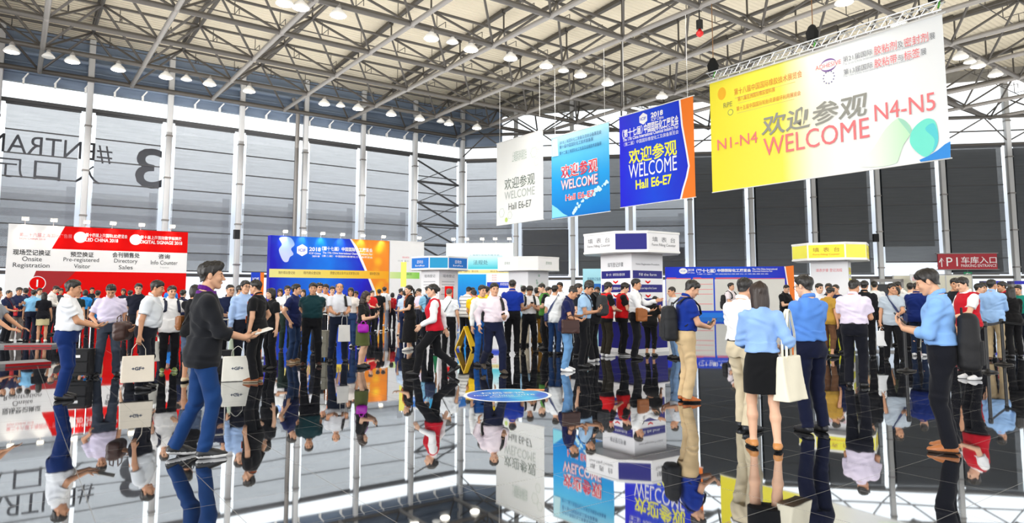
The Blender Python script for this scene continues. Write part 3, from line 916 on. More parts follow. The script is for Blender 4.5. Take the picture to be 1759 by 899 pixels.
# --- kiosks --------------------------------------------------------------------------------------
def kiosk(C, ang, label, s, face_m, face_txt, edge_m, z0, z1, body_m, base=None, panels=None, edge_txt=None):
    """eight-sided fascia ring on a square column: wide lettered faces between narrow coloured ones"""
    r = empty('information_kiosk', C, ang, label, 'kiosk')
    a, c = 1.06 * s, 0.74 * s                        # wide and narrow face
    hh = (a + c * sqrt(2)) / 2
    pts = []
    for q in range(4):
        th = q * pi / 2
        for lx in (-a / 2, a / 2):
            x, y = lx, -hh
            pts.append((x * cos(th) - y * sin(th), x * sin(th) + y * cos(th)))
    MB().prism(pts, z0, z1).build('fascia', WHITE, r)
    mb = MB(); mb.prism([(x * 1.015, y * 1.015) for x, y in pts], z1 - .03, z1 + .02); mb.prism([(x * 1.015, y * 1.015) for x, y in pts], z0 - .02, z0 + .03)
    mb.build('rim', m_white_metal, r)
    art, txt, tm = MB(), MB(), []
    for q in range(4):
        M = Matrix.Rotation(q * pi / 2, 4, 'Z')
        art.box((-a / 2 + .03, -hh - .006, z0 + .05), (a / 2 - .03, -hh, z1 - .05), 0, M)
        M2 = Matrix.Rotation(q * pi / 2 + pi / 4, 4, 'Z')
        d = (a / sqrt(2) + c / 2) if False else ((hh + a / 2) / sqrt(2))
        art.box((-c / 2 + .02, -d - .006, z0 + .05), (c / 2 - .02, -d, z1 - .05), 1, M2)
        for i, (body, zz, ww, h, m) in enumerate(face_txt):
            if m not in tm: tm.append(m)
            put_text(txt, body, 0, z0 + (z1 - z0) * zz, a * ww, h, y=-hh - .012, mi=tm.index(m), M=M)
        for body, zz, ww, h, m in (edge_txt or ()):
            if m not in tm: tm.append(m)
            put_text(txt, body, 0, z0 + (z1 - z0) * zz, c * ww, h, y=-d - .012, mi=tm.index(m), M=M2)
    art.build('fascia_panel', [face_m, edge_m], r)
    if txt.v: txt.build('lettering', tm, r)
    b = a * .5
    MB().bbox((-b, -b, 0), (b, b, z0), .015).build('column', body_m, r)
    if base:
        k = b + .06
        MB().bbox((-k, -k, .1), (k, k, .78), .02).build('base', base, r)
        MB().bbox((-k - .03, -k - .03, 0), (k + .03, k + .03, .1), .02).build('plinth', WHITE, r)
        MB().bbox((-k - .05, -k - .05, .78), (k + .05, k + .05, .82), .02).build('ledge', WHITE, r)
    if panels: panels(r, b, z0)
    return r
def bars(r, b, z0):
    art, txt = MB(), MB()
    for q, lines in ((3, ('第一步：填写观众登记表', '第二步：领取胸卡并扫码', '第三步：进入展馆')), (0, ('Fill the form', 'Get your badge at Entry Counter', 'Visit the show')), (1, ('Fill the form', 'Get your badge', 'Visit the show')), (2, ('Fill the form', 'Get your badge', 'Visit the show'))):
        M = Matrix.Rotation(q * pi / 2, 4, 'Z')
        put_text(txt, '填写登记步骤' if q == 3 else 'Visitor Registration Procedure', 0, z0 - .30, b * (1.0 if q == 3 else 1.5), .12 if q == 3 else .06, y=-b - .008, mi=1, M=M)
        for i in range(3):
            z = z0 - .66 - .36 * i
            art.box((-b * .92, -b - .006, z), (b * .92, -b, z + .2), 0, M)
            put_text(txt, lines[i], 0, z + .1, b * (1.2 if q == 3 else 1.1), .07, y=-b - .010, mi=0, M=M)
            if i < 2:
                art.add([(-.09, -b - .006, z - .05), (0, -b - .006, z - .09), (.09, -b - .006, z - .05), (.09, -b - .006, z - .09), (0, -b - .006, z - .14), (-.09, -b - .006, z - .09)], [(0, 5, 4, 1), (1, 4, 3, 2)], 1, M)
    art.build('step_panel', [NAVY, RED], r); txt.build('step_lettering', [WHITE, GREY], r)
KB = Vector((3.2, 18.3, 0))
kiosk(KB, radians(45) + atan2(3.2, -18.3) * 0 - radians(10), 'white and blue eight-sided form-filling kiosk with navy step panels', 1.1, WHITE,
      (('填  表  台', .62, .72, .13, GREY), ('Form Filling Counter', .33, .75, .09, GREY)), NAVY, 2.56, 3.06, WHITE, NAVY, bars)
def hexes(r, b, z0):
    mb = MB()
    rr = random.Random(3)
    for q in range(4):
        M = Matrix.Rotation(q * pi / 2, 4, 'Z')
        for i in range(9):
            x, z, k = rr.uniform(-b * .2, b * .85), rr.uniform(1.0, z0 - .2), rr.uniform(.03, .09)
            mb.add([(x + k * cos(j * pi / 3), -b - .005, z + k * sin(j * pi / 3)) for j in range(6)], [(0, 1, 2, 3, 4, 5)], 0, M)
    mb.build('hexagon_print', plain('#b9cfc2'), r)
G = at_y(908, 500, 27.5); G.z = 0
kiosk(G, radians(45) - radians(3), 'white kiosk with pale green hexagon print behind the man in royal blue polo', 1.08, WHITE, (('咨询台', .55, .3, .12, plain('#8aa090')),), plain('#eef2ee'), 2.42, 2.92, WHITE, None, hexes)
G = at_y(755, 500, 27.8); G.z = 0
def lines_(r, b, z0):
    mb, t = MB(), MB()
    for q in range(4):
        M = Matrix.Rotation(q * pi / 2, 4, 'Z')
        put_text(t, '现场登记', 0, z0 - .25, b * 1.2, .12, y=-b - .008, M=M)
        for i in range(3): mb.box((-b * .7, -b - .004, z0 - .5 - i * .12), (b * .6, -b, z0 - .46 - i * .12), 0, M)
        mb.box((-b * .8, -b - .004, z0 - 1.0), (-b * .2, -b, z0 - .96), 0, M)
    mb.build('print_line', LGREY, r); t.build('print_lettering', GREY, r)
kiosk(G, radians(45) + radians(4), 'white kiosk with bright blue and orange fascia panels behind the queue', 1.0, plain('#1272cc'), (('咨询台', .6, .35, .14, WHITE), ('Info', .3, .5, .07, WHITE)), plain('#1a9ad0'), 2.46, 2.96, WHITE, None, lines_)
def yel(r, b, z0):
    mb, t = MB(), MB()
    for q in range(4):
        M = Matrix.Rotation(q * pi / 2, 4, 'Z')
        put_text(t, '填表步骤 登记流程', 0, z0 - .3, b * 1.4, .1, y=-b - .008, M=M)
        if q == 0:
            for i in range(5): mb.box((-b * .5, -b - .006, z0 - .42 - i * .32), (b * .7, -b, z0 - .22 - i * .32), 0, M)
            for i in range(4): mb.add([(b * .05 + .05 * cos(j * 2.094 - 1.57), -b - .009, z0 - .48 - i * .32 + .05 * sin(j * 2.094 - 1.57)) for j in range(3)], [(0, 1, 2)], 1, M)
        mb.box((-b, -b - .003, .0), (b, -b, .55), 0, M)
    mb.build('step_panel', [plain('#e8e820'), INK], r); t.build('step_lettering', PINK, r)
G = at_y(1429, 500, 20.8); G.z = 0
kiosk(G, radians(45) + radians(14), 'white and yellow eight-sided kiosk at the right of the hall', .96, plain('#f2ea3a'), (('填  表  台', .6, .7, .13, plain('#b07a30')), ('Form Filling Counter', .3, .7, .06, ORANGE)), plain('#f6f05a'), 2.50, 2.98, WHITE, None, yel)

# --- hanging banners: they hang along one truss of the roof -------------------------------------
u_ban = RU0 + 3 * A0
A_N = atan2(-V.y, -V.x)
def banner(label, tl, bl, br, tr, m, pick=None):
    P = at_plane(bl[0], bl[1], uv(u_ban, 0), U)
    b = Board(P, A_N, 'hanging_banner', label, 'banner')
    p = [b.L(*bl), b.L(*br), b.L(*tr), b.L(*tl)]
    w = (p[1][0] + p[2][0]) / 2; h = (p[2][1] + p[3][1]) / 2
    z0 = P.z
    b.w, b.h = w, h
    b.L = (lambda f: (lambda px, py: (lambda q: (q[0], q[1] - 0))(f(px, py))))(b.L)
    return b
def translucent(m, k=.12):
    nt = m.node_tree; N, L = nt.nodes, nt.links
    b_ = N['Principled BSDF']; o_ = [q for q in N if q.type == 'OUTPUT_MATERIAL'][0]
    t_ = N.new('ShaderNodeBsdfTranslucent'); x_ = N.new('ShaderNodeMixShader'); x_.inputs[0].default_value = k
    if b_.inputs['Base Color'].is_linked: L.new(b_.inputs['Base Color'].links[0].from_socket, t_.inputs[0])
    else: t_.inputs[0].default_value = b_.inputs['Base Color'].default_value
    L.new(b_.outputs[0], x_.inputs[1]); L.new(t_.outputs[0], x_.inputs[2]); L.new(x_.outputs[0], o_.inputs[0])
def ban_panel(b, m):
    translucent(m)
    MB().add([(0, 0, 0), (b.w, 0, 0), (b.w, 0, b.h), (0, 0, b.h)], [(0, 1, 2, 3)]).build('fabric', m, b.root)
    MB().tube((-.06, .01, b.h), (b.w + .06, .01, b.h), .03, 8).build('top_rail', m_white_metal, b.root)
    MB().tube((-.03, .01, 0), (b.w + .03, .01, 0), .02, 8).build('bottom_rail', m_white_metal, b.root)
def hang(b, xs, z0=None):
    mb = MB()
    for x in xs: mb.tube((x, .01, b.h), (x, .01, RH - b.P0.z - .1), .012, 5)
    mb.build('hanging_wire', m_white_metal, b.root)
# Board.L gives z relative to the banner's own base
_L0 = Board.L
def _Lrel(s, px, py):
    p = at_plane(px, py, s.P0, s.n) - s.P0
    return p.dot(s.d), p.z
Board.L = _Lrel
wb = banner('white hanging banner with grey welcome lettering, farthest of the hanging row', (853, 246), (853, 388), (933, 381), (933, 224), None)
ban_panel(wb, mat('white_banner', '#f6f8f6', rough=.6, noise=.02, scale=1)); _p = wb.L
wb.ptext('欢迎参观', 867, 302, 919, 322, plain('#5a6a5e')); wb.ptext('WELCOME', 867, 325, 919, 339, plain('#b4bcb6')); wb.ptext('Hall E6-E7', 874, 346, 913, 358, plain('#5a605c'))
wb.ptext('上海国际涂料展览会', 880, 258, 905, 276, plain('#b8c8bc'))
for (px, py, k) in ((917, 262, .32), (925, 250, .26), (922, 278, .24), (862, 366, .3), (876, 370, .24)):
    x, z = _p(px, py)
    for kk, mm in ((k, plain('#cfdacf')), (k * .86, plain('#f3f6f3'))):
        wb.poly([(x + kk * cos(i * pi / 3), z + kk * sin(i * pi / 3)) for i in range(6)], mm)
x, z = _p(870, 378); wb.disc(x, z, .14, plain('#c8e07a'))
hang(wb, (.3, wb.w - .3)); wb.finish()
lb = banner('light blue hanging banner with red welcome lettering and a bubble swirl', (946, 240), (948, 377), (1049, 362), (1045, 207), None)
ban_panel(lb, gradient('aqua_print', [(0, '#0a78d0'), (.45, '#1e9ee6'), (.75, '#5cc0ec'), (1, '#b4e6f4')], 'Z', 0, lb.h, noise=.12, scale=.6)); _p = lb.L
for body, y0 in (('2018上海国际化工装备及流体设备展览会', 236), ('第十届中国国际化工技术装备展', 246), ('第十二届上海国际化工包装及运输技术装备展', 255)):
    lb.ptext(body, 962, y0 - 3, 1034 if y0 != 246 else 1020, y0 + 3.5, plain('#1a4a8a'))
for body, x0, y0, x1, y1 in (('欢迎参观', 964, 277, 1028, 302), ('Hall E6-E7', 972, 330, 1022, 342)):
    lb.ptext(body, x0, y0, x1, y1, WHITE, bold=.045, y=-.08); lb.ptext(body, x0 + .6, y0 + .8, x1 - .6, y1 - .8, plain('#d8323c'), bold=.012, y=-.09)
lb.ptext('WELCOME', 964, 304, 1028, 322, plain('#d86a80'), bold=.035, y=-.08); lb.ptext('WELCOME', 965, 305, 1027, 321, WHITE, bold=.0, y=-.09)
rr = random.Random(5)
for i in range(26):
    t = i / 25
    px = 985 + 60 * t; py = 365 - 50 * t ** .7 + rr.uniform(-4, 4)
    x, z = _p(px, py); lb.disc(x, z, rr.uniform(.04, .12), plain('#c8f0f6'), n=10)
lb.poly([_p(949, 352), _p(958, 358), _p(968, 367), _p(976, 371), (_p(976, 372)[0], .05), (.05, .05)], plain('#8adcec'))
lb.poly([_p(949, 240), _p(958, 238), _p(960, 268), _p(949, 270)], plain('#c8f0f8'))
hang(lb, (.3, lb.w - .3)); lb.finish()
bb = banner('royal blue hanging banner with yellow welcome lettering and an orange right edge', (1063, 203), (1066, 357), (1195, 341), (1190, 163), None)
ban_panel(bb, gradient('royal_print', [(0, '#1a1ad8'), (.5, '#0a46e0'), (1, '#1428d0')], 'X', 0, bb.w, noise=.4, scale=.5)); _p = bb.L
def curve_edge(dx): return [(_p(1168 + dx, 175)[0], bb.h), _p(1172 + dx, 215), _p(1180 + dx, 260), _p(1184 + dx, 285), _p(1180 + dx, 305), _p(1174 + dx, 325), (_p(1170 + dx, 342)[0], 0)]
bb.poly(curve_edge(-2) + [(bb.w, 0), (bb.w, bb.h)], WHITE)
bb.poly(curve_edge(1) + [(bb.w + .01, 0), (bb.w + .01, bb.h)], ORANGE)
icif(bb, 1105, 204, .28)
bb.ptext('2018', 1118, 191, 1139, 200, WHITE, bold=.04); bb.ptext('ICIF China', 1119, 200.5, 1140, 206, WHITE, bold=.01)
bb.ptext('（第十七届）', 1069, 219, 1104, 234, WHITE, bold=.02); bb.ptext('中国国际化工展览会', 1106, 205, 1166, 224, WHITE, bold=.025)
bb.ptext('The 17th China International Chemical Industry Fair', 1070, 226, 1166, 234, WHITE, bold=.02)
bb.ptext('（第二届）中国国际橡塑化工及装备展览会', 1072, 234, 1166, 241, WHITE)
bb.ptext('欢迎参观', 1080, 248, 1163, 275, plain('#f2f03c'), bold=.02); bb.ptext('WELCOME', 1080, 275, 1163, 300, WHITE); bb.ptext('Hall E6-E7', 1092, 304, 1154, 321, plain('#f2f03c'), bold=.025)
hang(bb, (.3, bb.w - .3)); bb.finish()
yb = banner('wide yellow and white hanging banner with pink WELCOME, nearest of the hanging row', (1218, 137), (1224, 331), (1634, 269), (1618, 32), None)
ban_panel(yb, gradient('yellow_white_print', [(0, '#f7ea3c'), (.36, '#f8ef5a'), (.50, '#fdfbe6'), (.62, '#f8fbfb'), (1, '#f4f8fb')], 'X', 0, yb.w)); _p = yb.L
m_ro = plain('#d8783c'); m_pk = plain('#f07a7e')
for body, x0, y0, x1, y1, m in (('第十八届中国国际橡胶技术展览会', 1262, 125, 1378, 160, m_ro), ('第八届亚洲国际橡胶塑料展', 1268, 153, 1332, 171, m_ro), ('第十五届中国国际轮胎资源循环利用展览会', 1266, 157, 1376, 190, m_ro)):
    a, c = _p(x0, y1), _p(x1, y0)
    h = .27 if y0 == 125 else .19
    yb.text(body, (a[0] + c[0]) / 2, (a[1] + c[1]) / 2, c[0] - a[0], h, m)
    yb.rect(a[0], (a[1] + c[1]) / 2 - h * .95, a[0] + (c[0] - a[0]) * .9, (a[1] + c[1]) / 2 - h * .85, plain('#d8c86a'))
x, z = _p(1240, 161); yb.disc(x, z, .2, plain('#f0b428'), .26); x, z = _p(1251, 180); yb.text('RPE', x, z, .42, .2, plain('#a09a5a')); x, z = _p(1255, 193); yb.disc(x, z, .13, plain('#8a9a5a')); yb.disc(x, z, .10, plain('#f7ea4a'))
x, z = _p(1423, 112); yb.disc(x, z, .30, plain('#7a5a9a'), .24); yb.disc(x, z, .30, plain('#fbfbf8'), .17); yb.text('ADHESIVE', x, z, .95, .16, m_pk)
x, z = _p(1424, 133)
for i in range(12): yb.disc(x + .2 * cos(i * pi / 6), z + .22 * sin(i * pi / 6), .028, plain('#6a6a9a'), n=6)
m_gt = plain('#80848c')
def row(parts, x0, y0, x1, y1, hh):
    a, c = _p(x0, y0), _p(x1, y1)
    tot = sum(len(t) * k for t, k, m in parts)
    wx = a[0]
    for t, k, m in parts:
        ww = (c[0] - a[0]) * len(t) * k / tot
        f = (wx + ww / 2 - a[0]) / (c[0] - a[0])
        yb.text(t, wx + ww / 2, a[1] + (c[1] - a[1]) * f + (k - 1) * hh * .2, ww * .94, hh * k, m, bold=0)
        wx += ww
row((('第21届国际', 1, m_gt), ('胶粘剂', 1.45, m_pk), ('及', 1, m_gt), ('密封剂', 1.45, m_pk), ('展', 1, m_gt)), 1447, 103, 1607, 61, .21)
row((('第13届国际', 1, m_gt), ('胶粘带', 1.45, m_pk), ('与', 1, m_gt), ('标签', 1.45, m_pk), ('展', 1, m_gt)), 1448, 125, 1592, 88, .21)
for (x0, y0, x1, y1, body) in ((1448, 110, 1596, 72, 'The 21st China International Adhesives and Sealants Exhibition'), (1449, 132, 1570, 102, 'The 13th China International PSA Tape and Label Expo')):
    a, c = _p(x0, y0), _p(x1, y1); yb.text(body, (a[0] + c[0]) / 2, (a[1] + c[1]) / 2, c[0] - a[0], .09, plain('#b4bcc4'))
def fit(body, x0, yl, x1, yr, hh, m, bold, slant=0.0):
    a, c = _p(x0, yl), _p(x1, yr)
    yb.text(body, (a[0] + c[0]) / 2, (a[1] + c[1]) / 2, c[0] - a[0], hh, m, bold, slant=slant)
fit('欢迎参观', 1310, 215, 1491, 180, .83, plain('#94948c'), .012, .16)
fit('WELCOME', 1312, 249, 1494, 224, .70, m_pk, .0, .0)
fit('N1-N4', 1233, 247, 1302, 238, .45, m_pk, .0)
fit('N4-N5', 1503, 196, 1607, 172, .58, m_pk, .0)
m_gr = gradient('green_ribbon', [(0, '#f4fcf0'), (.5, '#c4f2c8'), (1, '#6fe0b8')], 'X', yb.w * .72, yb.w)
yb.poly(smooth([_p(1478, 284), _p(1500, 256), _p(1522, 222), _p(1543, 204), _p(1558, 210), _p(1566, 226), _p(1552, 250), _p(1545, 270), _p(1538, 281), _p(1508, 287)]), m_gr)
yb.poly(smooth([_p(1543, 204), _p(1557, 209), _p(1568, 226), _p(1580, 246), _p(1572, 243), _p(1560, 226)]), plain('#9fd8c0'))
yb.poly(smooth([_p(1566, 228), _p(1576, 214), _p(1592, 204), _p(1606, 208), _p(1612, 228), _p(1611, 246), _p(1604, 258), _p(1592, 270), _p(1576, 262), _p(1564, 246)]), plain('#6fe4d0'))
yb.poly(smooth([_p(1590, 222), _p(1604, 212), _p(1612, 230), _p(1611, 248), _p(1602, 262), _p(1606, 240)]), plain('#54cfd8'))
yb.poly([_p(1580, 275), _p(1596, 268), _p(1612, 258), _p(1624, 248), _p(1633.5, 243), (yb.w, .02), (_p(1582, 276)[0], .02)], plain('#1c8ae0'))
yb.finish()
# ladder truss on its top edge, hung from the roof by three chain hoists
mb = MB(); z0, z1 = yb.h + .08, yb.h + .40
for y in (-.14, .16):
    for z in (z0, z1): mb.tube((-.05, y, z), (yb.w + .05, y, z), .028, 6)
nn = 34
for i in range(nn):
    xa, xb = i * yb.w / nn, (i + 1) * yb.w / nn
    for y in (-.14, .16): mb.tube((xa, y, z0 if i % 2 else z1), (xb, y, z1 if i % 2 else z0), .014, 5)
mb.build('ladder_truss', mat('aluminium', '#d4d6d8', rough=.3, metal=.7, noise=.04), yb.root, smooth=True)
for i, px in enumerate((1224, 1397, 1612)):
    x = _p(px, 100)[0]
    h = empty('chain_hoist', yb.P0 + yb.d * x, A_N, 'black chain hoist bag above the yellow banner truss, %s of three' % ('leftmost', 'middle', 'rightmost')[i], 'hoist')
    zc = yb.h + .42
    MB().lathe([(.05, 0), (.2, .05), (.24, .3), (.13, .55), (.05, .62)], 8, 0, Matrix.Translation((0, .01, zc))).build('chain_bag', mat('black_canvas', '#101112', rough=.9, bump=.3), h, smooth=True)
    MB().tube((0.02, .01, zc + .5), (0.02, .01, RH - yb.P0.z + 1.2), .018, 6).build('chain', mat('rusty_chain', '#7a5a3a', rough=.6, metal=.4), h)
    mb = MB(); mb.path([(.1, .0, zc + .1), (.16, -.1, zc - .1), (.14, -.17, zc - .28)], .03, 6); mb.build('sling', mat('green_sling', '#4a9a3a', rough=.8), h, smooth=True)
h = empty('hook_hoist', node(3, -2, 12.9), A_N, 'small black and red hook hoist below the roof truss, above the yellow banner', 'hoist')
MB().bbox((-.12, -.1, -.15), (.12, .1, .25), .04).build('motor', m_dark, h)
MB().lathe([(.03, -.5), (.14, -.42), (.16, -.3), (.05, -.15)], 8).build('hook_cover', mat('red_enamel', '#c01818', rough=.4), h, smooth=True)
MB().tube((0, 0, .25), (0, 0, .84), .03, 6).build('chain', m_dark, h)

# --- high-bay lamps -----------------------------------------------------------------------------
def lamp(P, lit=True, s=1.0):
    e = empty('high_bay_lamp', P, 0, None, 'ceiling lamp', 'high bay lamps lit' if lit else 'small high bay lamps')
    e['label'] = 'white bell-shaped high-bay lamp burning under the roof truss' if lit else 'smaller unlit high-bay lamp between the burning ones'
    MB().lathe([(.30 * s, 0), (.36 * s, .02), (.355 * s, .06), (.26 * s, .20 * s), (.14 * s, .30 * s), (.12 * s, .34 * s)], 18).build('reflector', m_white_metal, e, smooth=True)
    MB().lathe([(.10 * s, .33 * s), (.13 * s, .36 * s), (.13 * s, .52 * s), (.06 * s, .58 * s)], 14).build('ballast', m_steel, e, smooth=True)
    MB().lathe([(.05 * s, -.045), (.22 * s, -.03), (.31 * s, 0.0), (.31 * s, .012)], 18).build('lens', m_lamp_on if lit else mat('lamp_off', '#dfe0dc', rough=.3), e, smooth=True)
    MB().tube((0, 0, .55 * s), (0, 0, max(RH - P.z - .05, .6 * s)), .018, 6).build('stem', m_steel_d, e)
    if lit:
        l = bpy.data.lights.new('lamp_light', 'SPOT'); l.energy = 800; l.color = (1, .97, .92)
        l.spot_size = radians(140); l.spot_blend = .6; l.shadow_soft_size = .25
        o = bpy.data.objects.new('lamp_light', l); COL.objects.link(o); o.parent = e; o.location = (0, 0, -.08)
LAMPS = [(20, 90, 1), (83, 99, 0), (124, 107, 1), (203, 121, 1), (285, 134, 1), (320, 138, 0), (360, 146, 1), (428, 158, 1), (557, 180, 1), (585, 183, 0), (615, 188, 1), (672, 198, 1), (721, 206, 1), (757, 210, 0), (771, 214, 1), (819, 221, 1),
         (489, 8, 1), (581, 28, 1), (741, 68, 1), (777, 74, 0), (809, 87, 1), (877, 102, 1), (938, 115, 1), (968, 123, 0), (997, 131, 1), (1044, 145, 1), (1137, 168, 1), (1450, 6, 1), (1545, 45, 1), (1650, 100, 1), (1666, 108, 0), (1680, 115, 1), (1710, 130, 1)]
for x, y, on in LAMPS:
    k_ = 3 if x < 480 or y > 179 else (0 if x < 1200 else -3)
    p = at_plane(x, y, uv(0, RV0 + A0 * k_), V)
    lamp(p, bool(on), 1.0 if on else .8)
for u_, k_ in ((5.0, 0), (9.0, 0), (-1, 0), (8, -3), (14, -3), (20, -3), (2, -3), (16, -6), (24, -6)):
    lamp(uv(u_, RV0 + A0 * k_, 13.2))

# --- speakers on the columns ----------------------------------------------------------------------
for px, py, Y, lab in ((406, 403, 41.5, 'black wall speaker on a column of the left window wall'), (1504, 409, 47.3, 'black wall speaker on a column of the back window wall')):
    p = at_y(px, py, Y)
    e = empty('wall_speaker', p, A_U if px < 900 else A_B, lab, 'speaker')
    MB().bbox((-.17, -.2, -.28), (.17, .12, .28), .04).build('cabinet', m_dark, e)
    MB().box((-.14, -.215, -.25), (.14, -.2, .25)).build('grille', mat('speaker_cloth', '#26282b', rough=.9, bump=.4, scale=200), e)
    MB().tube((0, .1, 0), (0, .55, .05), .04, 6).build('bracket', m_steel_d, e)

# --- parking sign, exit sign, partition ---------------------------------------------------------
P = at_plane(1612.5, 463, CORNER - NB * .5, NB)
PS = Board(P, A_B, 'parking_sign', 'dark red P1 parking entrance sign hung before the back wall', 'sign')
w, h_ = PS.L(1713, 450)[0], PS.L(1612.5, 436.5)[1]
PS.panel(0, 0, w, h_, .15, mat('sign_red', '#a80c22', rough=.4, noise=.04))
PS.ptext('↑', 1613, 443, 1622, 459, WHITE, bold=.02)
for ch_, px_ in (('P', 1631), ('1', 1644)):
    a_, c_ = PS.L(px_, 442.5), PS.L(px_, 457.5)
    PS.text(ch_, (a_[0] + c_[0]) / 2, (a_[1] + c_[1]) / 2, None, a_[1] - c_[1], WHITE)
PS.ptext('车库入口', 1651, 441, 1712, 453, WHITE, bold=.008); PS.ptext('PARKING ENTRANCE', 1651, 454, 1712, 459, WHITE)
MB().box((-.1, -.02, -.05), (w + .1, .17, 0)).build('bottom_rail', m_steel, PS.root); MB().box((-.1, -.02, h_), (w + .1, .17, h_ + .05)).build('top_rail', m_steel, PS.root)
MB().box((-.1, .0, -.40), (w + .1, .15, -.34)).build('lower_rail', m_steel, PS.root)
for x in (.15, w - .15): MB().box((x - .03, .15, .2), (x + .03, .5, .3)).build('wall_bracket', m_steel, PS.root)
PS.finish()
P = at_plane(1656, 474, CORNER - NB * .45, NB)
ES = Board(P, A_B, 'exit_sign', 'small green exit sign under the parking sign', 'sign')
ES.panel(0, 0, .52, .26, .06, mat('exit_green', '#0a8a5a', rough=.4)); ES.text('←', .26, .13, .3, .14, WHITE, bold=.02)
MB().tube((.26, .03, .26), (.26, .03, .62), .015, 6).build('stem', m_steel, ES.root); ES.finish()
P = at_y(1535, 500, 47.0); P.z = 0
e = empty('cream_partition', P, A_B, 'cream partition wall with a dark screen under the back blinds', 'partition')
MB().box((0, 0, 0), (5.0, .12, 2.75)).build('panel', mat('cream_panel', '#e6e4d2', rough=.6, noise=.03), e)
mb = MB()
for x in (0, 1.6, 3.3, 4.95): mb.box((x, -.03, 0), (x + .05, .0, 2.75))
mb.build('batten', LGREY, e)
P = at_y(1497, 500, 46.6); P.z = 0
e = empty('entrance_gate', P, A_B, 'grey security gate frame with a dark panel right of the yellow kiosk', 'gate')
MB().box((0, 0, 0), (.16, .2, 2.5)).build('post', m_steel, e); MB().box((1.9, 0, 0), (2.06, .2, 2.5)).build('post', m_steel, e)
MB().box((0, 0, 2.3), (2.06, .2, 2.5)).build('lintel', m_steel, e); MB().box((.3, .05, 1.2), (1.2, .12, 2.15)).build('screen', m_dark, e)
for i, px in enumerate((1690, 1738)):
    P = at_y(px, 500, 43.0); P.z = 0
    e = empty('security_gate', P, A_B, 'walk-through security gate with a blue top, %s' % ('left of the last column' if i == 0 else 'at the right edge of the hall'), 'gate')
    for x in (0, 1.0): MB().box((x - .09, -.2, 0), (x + .09, .3, 2.3)).build('post', m_steel, e)
    MB().box((-.09, -.2, 2.1), (1.09, .3, 2.3)).build('lintel', plain('#2a2ac0'), e)

# --- floor sticker ------------------------------------------------------------------------------
c = ground(872, 679)
e = empty('floor_sticker', (c.x, c.y, .001), radians(8), 'round blue floor sticker with a white rim on the black floor', 'sticker')
R_ = .655
def disc_mesh(r, z, mi, mb, n=64): mb.prism([(r * cos(2 * pi * i / n), r * sin(2 * pi * i / n)) for i in range(n)], z, z + .001, mi)
mb = MB(); disc_mesh(R_, 0, 0, mb); mb.build('rim', mat('white_vinyl', '#f4f8fa', rough=.3), e)
mb = MB(); disc_mesh(R_ * .92, .001, 0, mb); mb.build('print', gradient('sticker_blue', [(0, '#0a4ad0'), (.4, '#1a8ae8'), (.7, '#2ac0f0'), (1, '#0a5ad8')], 'X', -.6, .6, noise=.8, scale=3, rough=.3), e)
mb = MB(); mb.prism([(.25, .42), (.62, .36), (.66, .52), (.4, .6)], .0022, .003); mb.build('orange_patch', mat('orange_vinyl', '#f0a060', rough=.3), e)
mb = MB()
for body, y_, h_ in (('扫码登记', .12, .16), ('ICIF China 2018', -.08, .1), ('Registration', -.24, .09)):
    vs_, fs = text_verts(body, .01)
    lo, hi = vs_.min(0), vs_.max(0); k = h_ / (hi[1] - lo[1])
    mb.add([((x - (lo[0] + hi[0]) / 2) * k - .05, (y - lo[1]) * k + y_, .0035) for x, y, z in vs_], fs)
mb.build('lettering', mat('white_vinyl', '#f4f8fa', rough=.3), e)

# --- wet floor sign ------------------------------------------------------------------------------
c = ground(800, 601)
e = empty('wet_floor_sign', c, radians(62), 'yellow folding wet floor sign standing beside the man in pink-white shirt', 'warning sign')
m_y = mat('yellow_plastic', '#f6c80a', rough=.4, noise=.03)
for sx in (-1, 1):
    mb = MB()
    M = Matrix.Translation((0, sx * .26, 0)) @ Matrix.Rotation(sx * radians(23), 4, 'X')
    mb.plate([(-.14, .1), (.14, .1), (.10, .64), (.06, .66), (-.06, .66), (-.10, .64)], -.012, .012, 0, M)
    mb.box((-.14, -.014, 0), (-.09, .014, .12), 0, M); mb.box((.09, -.014, 0), (.14, .014, .12), 0, M)
    mb.build('panel', m_y, e)
MB().tube((-.1, 0, .61), (.1, 0, .61), .018, 8).build('hinge', m_y, e)

# --- belt barriers --------------------------------------------------------------------------------
def barrier(p, q, label, m_post, m_belt, grp, belt_h=.9, second=True, start=True):
    e = empty('belt_barrier_post', p, 0, label, 'barrier post', grp)
    MB().lathe([(.17, 0), (.175, .012), (.16, .03), (.05, .045), (.034, .07)], 20).build('base', m_post, e, smooth=True)
    MB().tube((0, 0, .05), (0, 0, .92), .032, 12).build('pole', m_post, e, smooth=True)
    MB().lathe([(.036, .86), (.042, .87), (.042, .95), (.03, .97)], 12).build('head', m_post, e, smooth=True)
    if q is not None:
        d = Vector(q) - Vector(p); d.z = 0
        a = d.normalized()
        mb = MB(); mb.strap([a * .04 + Vector((0, 0, belt_h)), a * (d.length / 2) + Vector((0, 0, belt_h - .015)), a * (d.length - .04) + Vector((0, 0, belt_h))], .05, .004, (0, 0, 1))
        mb.build('belt', m_belt, e)
    return e
m_chrome = mat('brushed_steel', '#c9c9c9', rough=.25, metal=.8, noise=.04)
m_bp = mat('black_post', '#141416', rough=.35)
m_rb = mat('red_belt', '#c41420', rough=.8); m_kb = mat('black_belt', '#1c1e24', rough=.8)
pts = [ground(1557, 638), ground(1697, 640), ground(1725, 627), ground(1790, 640)]
labs = ['black barrier post left of the man in light blue shirt with a phone', 'black barrier post behind the large black backpack', 'black barrier post before the man in khaki trousers', 'black barrier post at the right edge of the hall']
barrier(pts[0], None, labs[0], m_bp, m_kb, 'black barrier posts')
